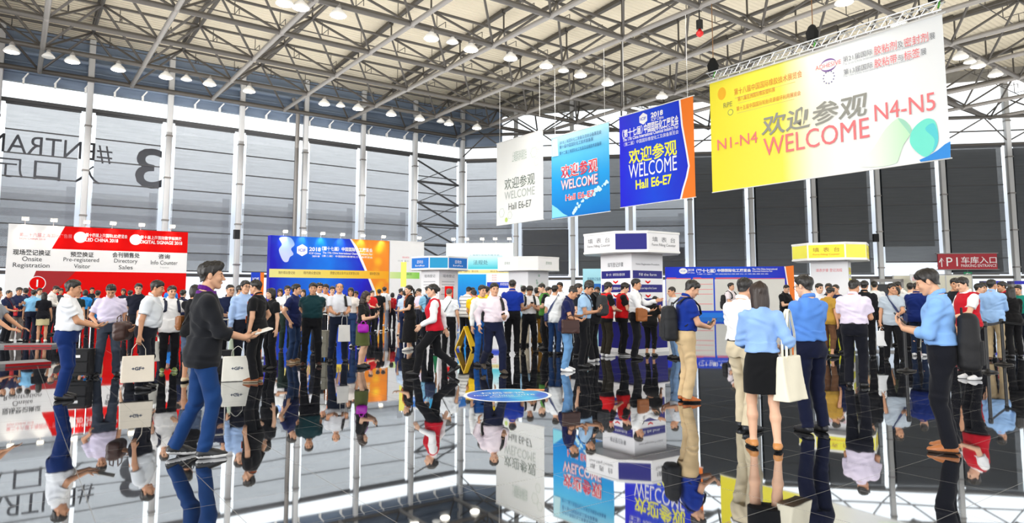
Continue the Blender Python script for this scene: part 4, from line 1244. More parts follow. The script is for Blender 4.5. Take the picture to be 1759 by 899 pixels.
barrier(pts[1], pts[2], labs[1], m_bp, m_kb, 'black barrier posts'); barrier(pts[2], pts[3], labs[2], m_bp, m_kb, 'black barrier posts'); barrier(pts[3], None, labs[3], m_bp, m_kb, 'black barrier posts')
pts = [ground(x, y) for x, y in ((641, 560), (662, 559), (668, 564), (624, 560), (700, 568))]
labs = ['leftmost steel post of the three before the orange wall', 'middle steel post of the three before the orange wall', 'rightmost steel post of the three before the orange wall', 'steel barrier post hidden behind the woman with the purple bag', 'steel barrier post behind the woman in long black dress', 'steel barrier post behind the man with white tote']
for i, (a, b) in enumerate(((0, 1), (1, 4), (2, None), (3, 2), (4, None))):
    barrier(pts[a], pts[b] if b is not None else None, labs[a], m_chrome, m_rb, 'steel barrier posts')
# --- low grey plinths with red edges at far left ----------------------------------------------------
for i, (x0, y0, x1, y1) in enumerate(((-60, 598, 88, 597), (-60, 636, 88, 627))):
    a, b = ground(x0, y0), ground(x1, y1)
    d = b - a; L_ = d.length
    e = empty('floor_plinth', a, atan2(d.y, d.x), 'low grey plinth with a red front edge at far left, %s' % ('the farther one' if i == 0 else 'the nearer one'), 'plinth')
    MB().box((0, .02, 0), (L_, .75, .07)).build('slab', mat('grey_laminate', '#77777a', rough=.5, noise=.06), e)
    MB().box((L_ * .45, 0, .01), (L_, .03, .065)).build('front_edge', mat('red_laminate', '#9a0a12', rough=.25), e)

g = ground(692, 577)
e = empty('standing_placard', g, radians(-4), 'tall narrow yellow placard on a pole behind the woman in long black dress', 'sign')
MB().tube((0, 0, .02), (0, 0, 2.7), .018, 8).build('pole', m_chrome, e, smooth=True)
MB().lathe([(.16, 0), (.16, .015), (.03, .03)], 20).build('base', m_chrome, e, smooth=True)
MB().box((-.10, -.03, 1.75), (.10, -.018, 2.65)).build('panel', plain('#f6ee6a'), e)
# ------------------------------------------------------------------ people: one continuous skin per body, clothing as parts
F32 = np.float32
class Field:
    """signed distance samples on a grid; rounded shapes are blended into it, then skinned"""
    def __init__(s, lo, hi, vox):
        s.vox = vox
        s.lo = np.array(lo, F32) - 3 * vox
        s.n = np.ceil((np.array(hi, F32) + 3 * vox - s.lo) / vox).astype(int) + 1
        s.a = np.full(tuple(s.n), 0.5, F32)
        s.ax = [s.lo[i] + vox * np.arange(s.n[i], dtype=F32) for i in range(3)]
    def block(s, lo, hi):
        i0 = np.clip(np.floor((np.array(lo) - s.lo) / s.vox).astype(int), 0, s.n)
        i1 = np.clip(np.ceil((np.array(hi) - s.lo) / s.vox).astype(int) + 1, 0, s.n)
        if (i1 <= i0).any(): return None
        sl = tuple(slice(a, b) for a, b in zip(i0, i1))
        X = s.ax[0][sl[0]][:, None, None]; Y = s.ax[1][sl[1]][None, :, None]; Z = s.ax[2][sl[2]][None, None, :]
        return sl, X, Y, Z
    def put(s, sl, d, k=0.015, sub=False):
        f = s.a[sl]
        if sub:
            h = np.clip(0.5 - 0.5 * (f + d) / k, 0, 1)
            s.a[sl] = f + (-d - f) * h + k * h * (1 - h)
        else:
            h = np.clip(0.5 + 0.5 * (f - d) / k, 0, 1)
            s.a[sl] = f + (d - f) * h - k * h * (1 - h)
    def cone(s, a, b, ra, rb, k=0.015, flat=False, sq=None):
        a, b = np.array(a, F32), np.array(b, F32)
        m = max(ra, rb) + k + 2 * s.vox
        B = s.block(np.minimum(a, b) - m, np.maximum(a, b) + m)
        if B is None: return
        sl, X, Y, Z = B
        u = b - a; L2 = float(u @ u) + 1e-9
        x, y, z = X - a[0], Y - a[1], Z - a[2]
        t0 = (x * u[0] + y * u[1] + z * u[2]) / L2
        t = np.clip(t0, 0, 1)
        d = np.sqrt((x - u[0] * t) ** 2 + (y - u[1] * t) ** 2 + (z - u[2] * t) ** 2) - (ra + (rb - ra) * t)
        if flat: d = np.maximum(d, (t0 - 1) * sqrt(L2))
        s.put(sl, d, k)
    def ell(s, c, r, k=0.015, R=None, sub=False):
        c = np.array(c, F32); r = np.array(r, F32)
        m = r.max() + k + 2 * s.vox
        B = s.block(c - m, c + m)
        if B is None: return
        sl, X, Y, Z = B
        x, y, z = X - c[0], Y - c[1], Z - c[2]
        if R is not None:
            x, y, z = (R[0][0] * x + R[1][0] * y + R[2][0] * z, R[0][1] * x + R[1][1] * y + R[2][1] * z, R[0][2] * x + R[1][2] * y + R[2][2] * z)
        k0 = np.sqrt((x / r[0]) ** 2 + (y / r[1]) ** 2 + (z / r[2]) ** 2)
        k1 = np.sqrt((x / r[0] ** 2) ** 2 + (y / r[1] ** 2) ** 2 + (z / r[2] ** 2) ** 2) + 1e-6
        s.put(sl, k0 * (k0 - 1) / k1, k, sub)
    def loft(s, prof, T, off=0.0, k=0.02, z0=None, z1=None, pw=2.0):
        """prof rows (z, cy, rx, ry) in the torso frame; T maps body points into that frame"""
        p = np.array(prof, float)
        z0 = p[0, 0] if z0 is None else z0; z1 = p[-1, 0] if z1 is None else z1
        zz = np.linspace(p[0, 0], p[-1, 0], 60)
        tab = [np.interp(zz, p[:, 0], p[:, i]) for i in (1, 2, 3)]
        ker = np.ones(7) / 7
        tab = [np.convolve(np.pad(q, 3, 'edge'), ker, 'valid') for q in tab]
        B = s.block(*T['box'](z0 - .1, z1 + .1, p[:, 2].max() + off + .08))
        if B is None: return
        sl, X, Y, Z = B
        x, y, z = T['inv'](X, Y, Z)
        zc = np.clip(z, p[0, 0], p[-1, 0])
        cy, rx, ry = [np.interp(zc, zz, q).astype(F32) for q in tab]
        rx = rx + off; ry = ry + off
        y = y - cy
        if pw != 2.0:
            k0 = (np.abs(x / rx) ** pw + np.abs(y / ry) ** pw) ** (1 / pw)
            d = (k0 - 1) * np.minimum(rx, ry) * 1.15
        else:
            k0 = np.sqrt((x / rx) ** 2 + (y / ry) ** 2)
            k1 = np.sqrt((x / rx ** 2) ** 2 + (y / ry ** 2) ** 2) + 1e-6
            d = k0 * (k0 - 1) / k1
        d = np.maximum(d, np.maximum(z0 - z, z - z1))
        s.put(sl, d, k)
    def folds(s, amp, seed, fz=1.0):
        m = np.abs(s.a) < 0.05
        if not m.any(): return
        i = np.nonzero(m)
        x, y, z = (s.ax[q][i[q]] for q in range(3))
        r = np.random.RandomState(seed); ph = r.uniform(0, 6.28, 8)
        w = np.sin(13 * x + ph[0] + 2 * np.sin(9 * z + ph[1])) + np.sin(11 * y + ph[2])
        n = np.sin(fz * 52 * z + 3.2 * w + ph[3]) * .5 + np.sin(fz * 31 * z + 26 * x * (1 if r.rand() > .5 else -1) + 2.4 * w + ph[4]) * .6 + np.sin(40 * (x + y) + 20 * z + ph[5]) * .35
        s.a[i] += (amp * n).astype(F32)
    def mesh(s):
        bw = 3 * s.vox
        g = openvdb.FloatGrid(bw)
        g.copyFromArray(np.clip(s.a, -bw, bw), tolerance=0.0)
        pts, quads = g.convertToQuads(isovalue=0.0)
        return pts.astype(F32) * s.vox + s.lo, quads[:, ::-1]
def skin_mesh(name, pts, quads, mats, parent, midx=None):
    me = bpy.data.meshes.new(name)
    n, f = len(pts), len(quads)
    me.vertices.add(n); me.vertices.foreach_set('co', np.ascontiguousarray(pts, F32).ravel())
    me.loops.add(f * 4); me.loops.foreach_set('vertex_index', np.ascontiguousarray(quads, np.int32).ravel())
    me.polygons.add(f); me.polygons.foreach_set('loop_start', np.arange(0, f * 4, 4, dtype=np.int32))
    mats = mats if isinstance(mats, (list, tuple)) else [mats]
    for m in mats: me.materials.append(m)
    if midx is not None: me.polygons.foreach_set('material_index', np.ascontiguousarray(midx, np.int32))
    me.update(calc_edges=True); me.validate()
    me.polygons.foreach_set('use_smooth', np.ones(len(me.polygons), bool))
    o = bpy.data.objects.new(name, me); COL.objects.link(o)
    if parent is not None: o.parent = parent
    return o
def keep_large(pts, quads, least=60):
    """drop stray crumbs so that the skin is one piece"""
    par = np.arange(len(pts))
    for _ in range(200):
        m = par[quads].min(1)
        new = par.copy()
        for j in range(4): np.minimum.at(new, quads[:, j], m)
        new = new[new]
        if (new == par).all(): break
        par = new
    ids, cnt = np.unique(par, return_counts=True)
    good = set(ids[cnt >= least].tolist())
    fm = np.isin(par[quads[:, 0]], list(good))
    q = quads[fm]
    used = np.unique(q); mp = np.zeros(len(pts), int); mp[used] = np.arange(len(used))
    return pts[used], mp[q]
def rot(ax, deg):
    return np.array(Matrix.Rotation(radians(deg), 3, ax))
def unit(v):
    v = np.array(v, float); return v / (np.linalg.norm(v) + 1e-9)
def bend(a, t, l1, l2, hint):
    """middle joint of a two-bone limb from a to t; also returns t pulled within reach"""
    a, t = np.array(a, float), np.array(t, float)
    v = t - a; d = np.linalg.norm(v)
    if d > (l1 + l2) * .995: v *= (l1 + l2) * .995 / d; t = a + v; d = (l1 + l2) * .995
    u = v / d
    c = (l1 * l1 - l2 * l2 + d * d) / (2 * d)
    h = sqrt(max(l1 * l1 - c * c, 0))
    n = np.array(hint, float); n -= u * (n @ u); n = unit(n)
    return a + u * c + n * h, t
SKIN = [mat('skin_light', '#e3b698', rough=.5, noise=.05, scale=30, spec=.35), mat('skin_tan', '#cf9a78', rough=.5, noise=.05, scale=30, spec=.35), mat('skin_mid', '#d9a888', rough=.5, noise=.05, scale=30, spec=.35)]
m_lip = mat('lips', '#b97c6c', rough=.4); m_eye = mat('eye_dark', '#22160f', rough=.25); m_brow = mat('eyebrow', '#2a211c', rough=.8)
HAIR = {'black': mat('hair_black', '#17130f', rough=.42, spec=.5, noise=.3, scale=120, bump=.5, stretch=(1, 1, .2)), 'brown': mat('hair_brown', '#2b1d15', rough=.42, spec=.5, noise=.3, scale=120, bump=.5, stretch=(1, 1, .2)),
        'grey': mat('hair_grey', '#5d5854', rough=.5, noise=.3, scale=120, bump=.5)}
# wrist (x is the side), elbow hint, finger direction, palm normal, curl; the side s multiplies x
ARMS = {
    'down': ((.255, -.03, .845), (.35, 1, .0), (0, -.15, -1), (-1, .1, 0), .35),
    'carry': ((.27, -.02, .83), (.35, 1, 0), (0, -.05, -1), (-1, 0, 0), 1.0),
    'walk_f': ((.24, -.20, .90), (.3, 1, -.2), (-.1, -.5, -.85), (-1, 0, 0), .5),
    'walk_b': ((.27, .20, .90), (.4, 1, .3), (0, .35, -.95), (-1, 0, 0), .5),
    'phone': ((.085, -.29, 1.16), (.55, .25, -1), (-.45, -.55, .7), (-.1, .75, .55), .75),
    'phone_low': ((.08, -.32, 1.07), (.55, .25, -1), (-.40, -.70, .55), (-.1, .6, .75), .75),
    'hold': ((.10, -.33, 1.06), (.5, .3, -1), (-.3, -.9, .1), (-.3, 0, .95), .7),
    'fold': ((-.04, -.21, 1.10), (.8, .2, -1), (-.95, -.15, .1), (0, .9, .3), .4),
    'pocket': ((.205, -.03, .92), (.8, .8, 0), (-.1, -.15, -1), (-1, 0, 0), .3),
    'point': ((.16, -.44, 1.27), (.5, .3, -1), (0, -.95, .25), (-1, 0, .2), .25),
    'ear': ((.13, -.14, 1.50), (.6, -.5, -1), (-.3, .3, .9), (-.7, .4, 0), .7),
    'raise': ((.16, -.30, 1.55), (.6, -.3, -1), (-.2, -.3, .9), (0, -.9, .2), .5),
    'strap': ((.12, -.17, 1.20), (.7, .4, -1), (.1, .0, 1), (-.2, 1, 0), 1.0),
    'back': ((.09, .17, .97), (.6, .9, 0), (-.7, .2, -.6), (0, 1, 0), .5),
    'hip': ((.19, -.12, .99), (1, .4, 0), (-.7, -.3, -.5), (0, .9, 0), .4),
    'reach': ((.18, -.40, 1.02), (.5, .4, -1), (-.2, -.95, -.15), (-.3, 0, -.95), .35),
}
MALE = [(.78, 0, .140, .100), (.86, .008, .168, .120), (.93, .010, .170, .122), (1.0, .002, .160, .112), (1.06, -.003, .154, .106), (1.14, -.005, .157, .110), (1.24, -.004, .170, .117), (1.32, .002, .176, .115), (1.375, .010, .166, .098), (1.42, .016, .132, .078), (1.455, .018, .092, .064), (1.49, .018, .066, .054)]
FEMALE = [(.78, 0, .140, .102), (.86, .010, .172, .122), (.92, .012, .172, .124), (1.0, .004, .148, .104), (1.06, -.002, .128, .092), (1.14, -.006, .132, .096), (1.22, -.018, .145, .112), (1.29, -.022, .150, .118), (1.35, .004, .145, .094), (1.40, .014, .118, .074), (1.44, .017, .080, .058), (1.48, .018, .058, .048)]
def head_block(F, hc, R, k, fn):
    m = .26 * k
    B = F.block(np.array(hc) - m, np.array(hc) + m)
    if B is None: return None
    sl, X, Y, Z = B
    x, y, z = X - hc[0], Y - hc[1], Z - hc[2]
    q = ((R[0][0] * x + R[1][0] * y + R[2][0] * z) / k, (R[0][1] * x + R[1][1] * y + R[2][1] * z) / k, (R[0][2] * x + R[1][2] * y + R[2][2] * z) / k)
    return sl, fn(*q) * k
def smin(a, b, k):
    h = np.clip(.5 + .5 * (b - a) / k, 0, 1)
    return b + (a - b) * h - k * h * (1 - h)
def e3(x, y, z, c, r):
    x, y, z = x - c[0], y - c[1], z - c[2]
    k0 = np.sqrt((x / r[0]) ** 2 + (y / r[1]) ** 2 + (z / r[2]) ** 2)
    return k0 * (k0 - 1) / (np.sqrt((x / r[0] ** 2) ** 2 + (y / r[1] ** 2) ** 2 + (z / r[2] ** 2) ** 2) + 1e-6)
def c3(x, y, z, a, b, ra, rb):
    u = np.array(b, float) - np.array(a, float); L = u @ u
    x, y, z = x - a[0], y - a[1], z - a[2]
    t = np.clip((x * u[0] + y * u[1] + z * u[2]) / L, 0, 1)
    return np.sqrt((x - u[0] * t) ** 2 + (y - u[1] * t) ** 2 + (z - u[2] * t) ** 2) - (ra + (rb - ra) * t)
def face_sdf(fem, fat):
    def f(x, y, z):
        ax_ = np.abs(x)
        d = e3(x, y, z, (0, .018, .036), (.075, .093, .080))
        d = smin(d, e3(x, y, z, (0, -.026, -.032), (.057 * fat, .062, .080)), .03)
        d = smin(d, c3(ax_, y, z, (.048 * fat, .0, -.045), (.016, -.062, -.092), .020, .017), .025)
        d = smin(d, e3(x, y, z, (0, -.069, -.093), (.020, .017, .017)), .02)
        d = smin(d, e3(ax_, y, z, (.038, -.060, -.022), (.024, .022, .024)), .02)
        d = smin(d, c3(ax_, y, z, (.0, -.080, .032), (.044, -.066, .030), .011 if not fem else .008, .010), .014)
        s_ = e3(ax_, y, z, (.033, -.098, .008), (.020, .020, .014))
        h = np.clip(.5 - .5 * (d + s_) / .012, 0, 1); d = d + (-s_ - d) * h + .012 * h * (1 - h)
        d = smin(d, e3(ax_, y, z, (.033, -.072, .007), (.014, .013, .011)), .005)
        d = smin(d, c3(x, y, z, (0, -.084, .018), (0, -.109, -.022), .007, .0115), .010)
        d = smin(d, e3(ax_, y, z, (.012, -.095, -.027), (.009, .010, .008)), .008)
        d = smin(d, e3(x, y, z, (0, -.086, -.050), (.023, .012, .006)), .008)
        d = smin(d, e3(x, y, z, (0, -.085, -.060), (.020, .012, .007)), .008)
        d = smin(d, e3(ax_, y, z, (.077, .014, -.004), (.009, .019, .032)), .008)
        return d
    return f
def hair_sdf(style, seed):
    r = np.random.RandomState(seed); ph = r.uniform(0, 6.28, 6); px_ = r.uniform(-.015, .015)
    def f(x, y, z):
        ax_ = np.abs(x)
        yy = np.array([-.14, -.095, -.07, -.035, -.012, .004, .03, .06, .12])
        base = np.array([.082, .078, .060, .036, -.006, -.014, .012, -.046, -.078])
        if style in ('fringe', 'woman', 'long', 'bob'): base = base + np.array([-.026, -.026, -.02, -.025, -.03, -.03, -.03, -.02, -.02])
        if style == 'high': base = base + np.array([.014, .014, .012, .004, 0, 0, 0, 0, 0])
        if style == 'crop': base = base + np.array([.006, .006, .008, .01, .012, .012, .02, .03, .03])
        th = .004 if style == 'crop' else .012
        hl = np.interp(y, yy, base)
        up = np.clip((z - hl) / np.interp(y, [-.1, 0, .03, .08], [.05, .06, .10, .17]), 0, 1); up = up * up * (3 - 2 * up)
        d = e3(x, y, z, (0, .018, .036), (.0755, .0935, .0805)) - (.0035 + th * up)
        d = smin(d, c3(x, y, z, (0, .034, -.02), (0, .040, -.10), .055, .049) - .004, .02)
        if style in ('short', 'high', 'spiky', 'fringe', 'wavy'):
            d = smin(d, e3(x, y, z, (px_, -.004, .078), (.064, .080, .046)), .03)
        if style == 'spiky':
            d = smin(d, e3(x, y, z, (0, -.045, .105), (.050, .050, .036)), .025)
        if style == 'wavy':
            d = smin(d, e3(ax_, y, z, (.050, .03, .045), (.040, .065, .05)), .02)
        n = np.sin(75 * x + ph[0] + 3 * np.sin(40 * y)) * np.sin(55 * y + ph[1]) + .7 * np.sin(170 * x + 40 * y + 30 * z + ph[2])
        d = d + (.0062 if style in ('spiky', 'wavy') else .0042) * n * (.25 + .75 * up)
        cut = (hl - z) * .85 + .005 * np.sin(150 * x + ph[3]) * (y < -.03) + .002 * np.sin(200 * y)
        d = np.maximum(d, cut)
        if style == 'balding':
            d = np.maximum(d, -e3(x, y, z, (0, -.03, .10), (.075, .11, .07)))
        if style in ('long', 'woman'):
            L = .20 if style == 'long' else .13
            q = smin(e3(x, y, z, (0, .055, -.06), (.088, .058, L)), e3(ax_, y, z, (.062, .02, -.06), (.030, .045, L * .8)), .03)
            q = np.maximum(q, -.022 - y) + .003 * np.sin(90 * x + ph[4])
            d = smin(d, q, .02)
        if style == 'curly':
            q = smin(e3(x, y, z, (0, .05, -.07), (.105, .075, .21)), e3(ax_, y, z, (.075, .015, -.07), (.038, .05, .17)), .03)
            q = np.maximum(q, -.03 - y) + .010 * np.sin(75 * x + 30 * z + ph[4]) * np.sin(70 * z + ph[5])
            d = smin(d, q, .02)
        if style == 'bob':
            q = np.maximum(e3(x, y, z, (0, .03, -.01), (.098, .090, .11)), -.02 - y)
            d = smin(d, q, .02)
        if style == 'bun':
            d = smin(d, e3(x, y, z, (0, .118, .02), (.042, .036, .042)), .015)
        if style == 'pony':
            d = smin(d, c3(x, y, z, (0, .105, .05), (0, .15, -.02), .022, .028), .02)
            d = smin(d, c3(x, y, z, (0, .15, -.02), (0, .145, -.17), .028, .012), .02)
        return d
    return f
PEOPLE = []
VOXK = 0.95
class Person: pass
def person(label, x, yt, yf, yaw, top=('polo', '#f0f0f2'), bot=('trousers', '#15161c'), shoes='#16161a', hair='short', haircol='black', arms=('down', 'down'), legs='stand', sex='m',
           build=1.0, belly=0.0, lean=2.0, head=(0, 4), skin=0, glasses=False, tuck=True, vest=None, belt=None, collar=None, lanyard=None, sole=None, feet=None, roll=0.0, cap=None, name='person', group=None, twist=0):
    g0 = ground(x, yf)
    P = Person(); P.label = label
    seed = len(PEOPLE) * 7 + 3
    fem = sex == 'f'
    Hpx = at_y(x, yt, g0.y).z
    away = Vector((g0.x, g0.y, 0)).normalized()
    for _ in range(40):                               # nobody stands inside somebody else
        if all((q.loc - g0).length > .25 + .19 * (build + q.build) / 2 for q in PEOPLE): break
        g0 = g0 + away * .06
    yawr = radians(yaw) - atan2(g0.x, g0.y)
    P.build = build
    s_px = FPX / g0.y
    vox = min(max(VOXK / s_px, .0050), .0150)
    prof = [list(r) for r in (FEMALE if fem else MALE)]
    for r in prof:
        r[2] *= build; r[3] *= build
        if belly and .9 < r[0] < 1.3:
            w = max(0, 1 - abs(r[0] - 1.08) / .22) * belly
            r[3] += w * .5; r[1] -= w * .5; r[2] += w * .4
    # --- skeleton in the frame of a 1.735 m body that faces -y
    hipz = .90
    FEET = {'stand': ((.105, .0, 0, 8), (-.105, .0, 0, -8)), 'apart': ((.15, -.03, 0, 14), (-.15, .03, 0, -14)), 'shift': ((.10, -.10, 0, 12), (-.11, .06, 0, -16)), 'close': ((.075, 0, 0, 5), (-.075, .01, 0, -6)),
            'walk': ((.09, -.34, 0, 4), (-.09, .36, .0, -4)), 'walk2': ((.09, .36, 0, 4), (-.09, -.34, .0, -4)), 'stride': ((.10, .28, .05, 6), (-.10, -.22, 0, -4)), 'stride2': ((.10, -.22, 0, 6), (-.10, .28, .05, -4))}
    ft = feet or FEET[legs]
    spread = max(abs(ft[0][1] - ft[1][1]) / 2, .0)
    drop = .815 + .085 - sqrt(max((.815) ** 2 - spread ** 2, .1)) - .085 if spread > .05 else 0
    hipz -= drop
    dz = -drop
    piv = np.array([0, 0, .95 + dz])
    Rt = rot('X', lean) @ rot('Z', twist)            # forward lean
    def tor(p):                                       # torso frame -> body frame
        return Rt @ (np.array(p, float) + [0, 0, dz] - piv) + piv
    Ri = Rt.T
    def inv(X, Y, Z):
        a, b, c = X - piv[0], Y - piv[1], Z - piv[2]
        return (Ri[0, 0] * a + Ri[0, 1] * b + Ri[0, 2] * c, Ri[1, 0] * a + Ri[1, 1] * b + Ri[1, 2] * c, Ri[2, 0] * a + Ri[2, 1] * b + Ri[2, 2] * c + .95)
    def box(z0, z1, w):
        cs = np.array([tor((sx * w, sy * w, z)) for sx in (-1, 1) for sy in (-1, 1) for z in (z0, z1)])
        return cs.min(0), cs.max(0)
    T = dict(inv=inv, box=box)
    T0 = dict(inv=lambda X, Y, Z: (X, Y, Z - dz), box=lambda z0, z1, w: (np.array([-w, -w, z0 + dz]), np.array([w, w, z1 + dz])))
    shx = (.155 if fem else .178) * (.6 + .4 * build)
    J = {}
    arm_d = {}
    for s, pz in ((1, arms[0]), (-1, arms[1])):
        sp = ARMS[pz] if isinstance(pz, str) else pz
        sh = tor((s * shx, .012, 1.372))
        w = tor((sp[0][0] * s, sp[0][1], sp[0][2]))
        if isinstance(pz, str) and pz in ('down', 'carry', 'pocket') : w[0] += s * ((build - 1) * .15 + belly * .3)
        if isinstance(pz, str) and pz in ('hold', 'phone', 'phone_low'): w[1] -= belly * .6
        m = np.array([s, 1, 1])
        el, w = bend(sh, w, .285, .25, Rt @ (np.array(sp[1]) * m))
        d = unit(Rt @ (np.array(sp[2], float) * m)); n = Rt @ (np.array(sp[3], float) * m); n = unit(n - d * (n @ d))
        J[s] = (sh, el, w); arm_d[s] = (d, n, sp[4])
    LG = {}
    for s, (fx, fy, fz, fyaw) in ((1, ft[0]), (-1, ft[1])):
        hip = np.array([s * .088 * (.5 + .5 * build), .005, hipz])
        pitch = 0
        if fy > .15: pitch = -min((fy - .1) * 110, 34)       # trailing foot on its toes
        elif fy < -.25: pitch = 10
        an = np.array([fx, fy + .03, .085 + fz + (max(0, -pitch) / 34) * .085])
        kn, an = bend(hip, an, .415, .41, (s * .12, -1, .05))
        LG[s] = (hip, kn, an, fyaw, pitch)
    nb = tor((0, .018, 1.465)); 
    Rh = Rt @ rot('Z', head[0]) @ rot('X', head[1]) @ rot('Y', roll)
    hc = tor((0, .005, 1.50)) + Rh @ np.array([0, -.022, .112])
    topz = (hc + Rh @ np.array([0, .01, .118]))[2] + (.012 if hair not in ('bald', 'crop') else .004)
    k = Hpx / topz
    P.k = k
    if not 1.45 < Hpx < 1.93: print('HEIGHT', label, round(Hpx, 2))
    v = vox / k
    allp = [q for s in (1, -1) for q in J[s]] + [J[s][2] + arm_d[s][0] * .19 for s in (1, -1)] + [q for s in (1, -1) for q in LG[s][:3]] + [hc]
    lo = np.minimum(np.min(allp, 0), [-.26 * build, -.22 - belly * .7, 0]) - .10; hi = np.maximum(np.max(allp, 0), [.26 * build, .2, 0]) + .10
    lo[2] = -.01; hi[2] += .06
    # --- body
    F = Field(lo, hi, v)
    F.loft([r for r in prof if r[0] > 1.05], T, -.006, .03)
    covered = bot[0] in ('trousers', 'jeans', 'cropped', 'long')
    F.loft([r for r in prof if r[0] < 1.2], T0, -.026, .03, z0=.86 if covered else .82)
    for s in (1, -1):
        sh, el, w = J[s]; d, n, curl = arm_d[s]
        F.cone(sh, el, .052 * (.6 + .4 * build), .040, .04); F.cone(el, w, .041, .027, .02)
        ww = np.cross(d, n); tw = ww * (1 if s < 0 else -1)
        kn_ = []
        for i, q in enumerate((-1.5, -.5, .5, 1.5)):
            kp = w + d * .088 + tw * (-q) * .0195 - n * .002
            F.cone(w + tw * (-q) * .012, kp, .0145, .0125, .012)
            fl = (.95, 1.05, .98, .78)[i]
            p, dd = kp, d
            for j, L in enumerate((.042, .027, .021)):
                ang = curl * (28, 42, 34)[j] + 4 + 5 * i * curl * .3
                dd = unit(dd * cos(radians(ang)) + n * sin(radians(ang)))
                p2 = p + dd * L * fl
                F.cone(p, p2, max(.0090 - .0007 * j, v * .55), max(.0083 - .0007 * j, v * .5), .004); p = p2
        b0 = w + d * .022 + tw * .024
        t1 = b0 + unit(tw * .75 + d * .65 + n * .35) * .040; t2 = t1 + unit(tw * .25 + d * .9 + n * (.3 + .4 * curl)) * .032
        F.cone(w + d * .02, b0, .015, .015, .01); F.cone(b0, t1, .0135, .0115, .008); F.cone(t1, t2, .0112, .0095, .004)
        hip, knp, an, fyaw, pitch = LG[s]
        F.cone(hip, knp, (.066 if covered else .078) * (.5 + .5 * build), .043 if covered else .051, .03); mid = knp * .62 + an * .38 + np.array([0, .012, 0])
        cv = .82 if covered else 1.0
        F.cone(knp, mid, .049 * cv, .052 * cv, .03); F.cone(mid, an, .052 * cv, .034, .03)
        fd = rot('Z', fyaw) @ rot('X', -pitch) @ np.array([0, -1, 0]); dn = rot('Z', fyaw) @ rot('X', -pitch) @ np.array([0, 0, -1])
        heel = an + dn * .035 - fd * .025
        F.cone(an, heel, .033, .03, .02); F.cone(an + dn * .02, an + fd * .13 + dn * .052, .036, .024, .02); F.cone(an + fd * .1 + dn * .052, an + fd * .16 + dn * .057, .030, .020, .02)
    F.cone(nb + np.array([0, .004, -.03]), hc + Rh @ np.array([0, .018, -.055]), .062 if not fem else .050, .050 if not fem else .043, .03)
    fatf = 1.0 + (build - 1) * .55
    r_ = head_block(F, hc, Rh, 1.0, face_sdf(fem, fatf)); F.put(r_[0], r_[1], .012)
    pts, quads = F.mesh()
    pts, quads = keep_large(pts, quads)
    c = pts[quads].mean(1)
    hl = (c - hc) @ Rh
    ax_ = np.abs(hl[:, 0])
    mi = np.zeros(len(quads), np.int32)
    front = hl[:, 1] < -.055
    ew = max(.0135, v * .9); eh = max(.0052, v * .62)
    mi[front & (((ax_ - .033) / ew) ** 2 + ((hl[:, 2] - .007) / eh) ** 2 < 1)] = 2
    mi[front & (((ax_ - .034) / (ew * 1.3)) ** 2 + ((hl[:, 2] - .0285) / max(.0042, v * .55)) ** 2 < 1)] = 3
    mi[front & ((hl[:, 0] / .0205) ** 2 + ((hl[:, 2] + .0555) / max(.0065, v * .6)) ** 2 < 1)] = 1
    body = skin_mesh(name, pts * k, quads, [SKIN[skin], m_lip, m_eye, m_brow if haircol != 'grey' else HAIR['grey']], None, mi)
    body.location = g0; body.rotation_euler = (0, 0, yawr)
    tag(body, label, 'person', group)
    P.body, P.F = body, None
    P.M = Matrix.Translation(g0) @ Matrix.Rotation(yawr, 4, 'Z') @ Matrix.Scale(k, 4)
    P.J, P.arm, P.hc, P.Rh, P.tor, P.loc, P.yaw, P.prof = J, arm_d, hc, Rh, tor, g0, yawr, prof
    # --- hair
    if hair not in ('bald',):
        F = Field(hc - .30 if hair in ('long', 'curly', 'woman', 'pony') else hc - .16, hc + .24, min(v, .008))
        r_ = head_block(F, hc, Rh, 1.0, hair_sdf(hair, seed)); 
        if hair in ('long', 'curly', 'woman', 'pony'):
            B = F.block(hc - .3, hc + .24); sl, X, Y, Z = B
            a, b, cc = X - hc[0], Y - hc[1], Z - hc[2]
            q = (Rh[0, 0] * a + Rh[1, 0] * b + Rh[2, 0] * cc, Rh[0, 1] * a + Rh[1, 1] * b + Rh[2, 1] * cc, Rh[0, 2] * a + Rh[1, 2] * b + Rh[2, 2] * cc)
            F.a[sl] = hair_sdf(hair, seed)(*q)
        else: F.a[r_[0]] = r_[1]
        if cap:
            pass
        hp, hq = F.mesh()
        if len(hq):
            hp, hq = keep_large(hp, hq, 40)
            skin_mesh('hair', hp * k, hq, HAIR[haircol], body)
    if cap:
        F = Field(hc - .18, hc + .2, min(v, .008))
        def capf(x, y, z):
            d = np.maximum(e3(x, y, z, (0, .015, .045), (.094, .112, .09)), .038 - z)
            return smin(d, np.maximum(e3(x, y, z, (0, -.11, .045), (.075, .085, .02)), -z), .01)
        r_ = head_block(F, hc, Rh, 1.0, capf); F.a[r_[0]] = r_[1]
        hp, hq = F.mesh(); skin_mesh('cap', hp * k, hq, cloth(cap), body)
    # --- clothing of the upper body
    kind, colr = top[0], top[1]
    mt = colr if not isinstance(colr, str) else cloth(colr)
    slv = {'polo': .62, 'tshirt': .66, 'shirt': 2.0, 'short': .68, 'rolled': 1.35, 'none': .0, 'dress': .55}[kind]
    loose = {'polo': .014, 'tshirt': .018, 'shirt': .018, 'short': .018, 'rolled': .018, 'dress': .012, 'none': .01}[kind]
    hem = .80 if not tuck else 1.0
    if kind == 'dress': hem = .95
    F = Field(lo, hi, v)
    F.loft(prof, T, loose + .004, .03, z0=hem, z1=1.475, pw=2.2)
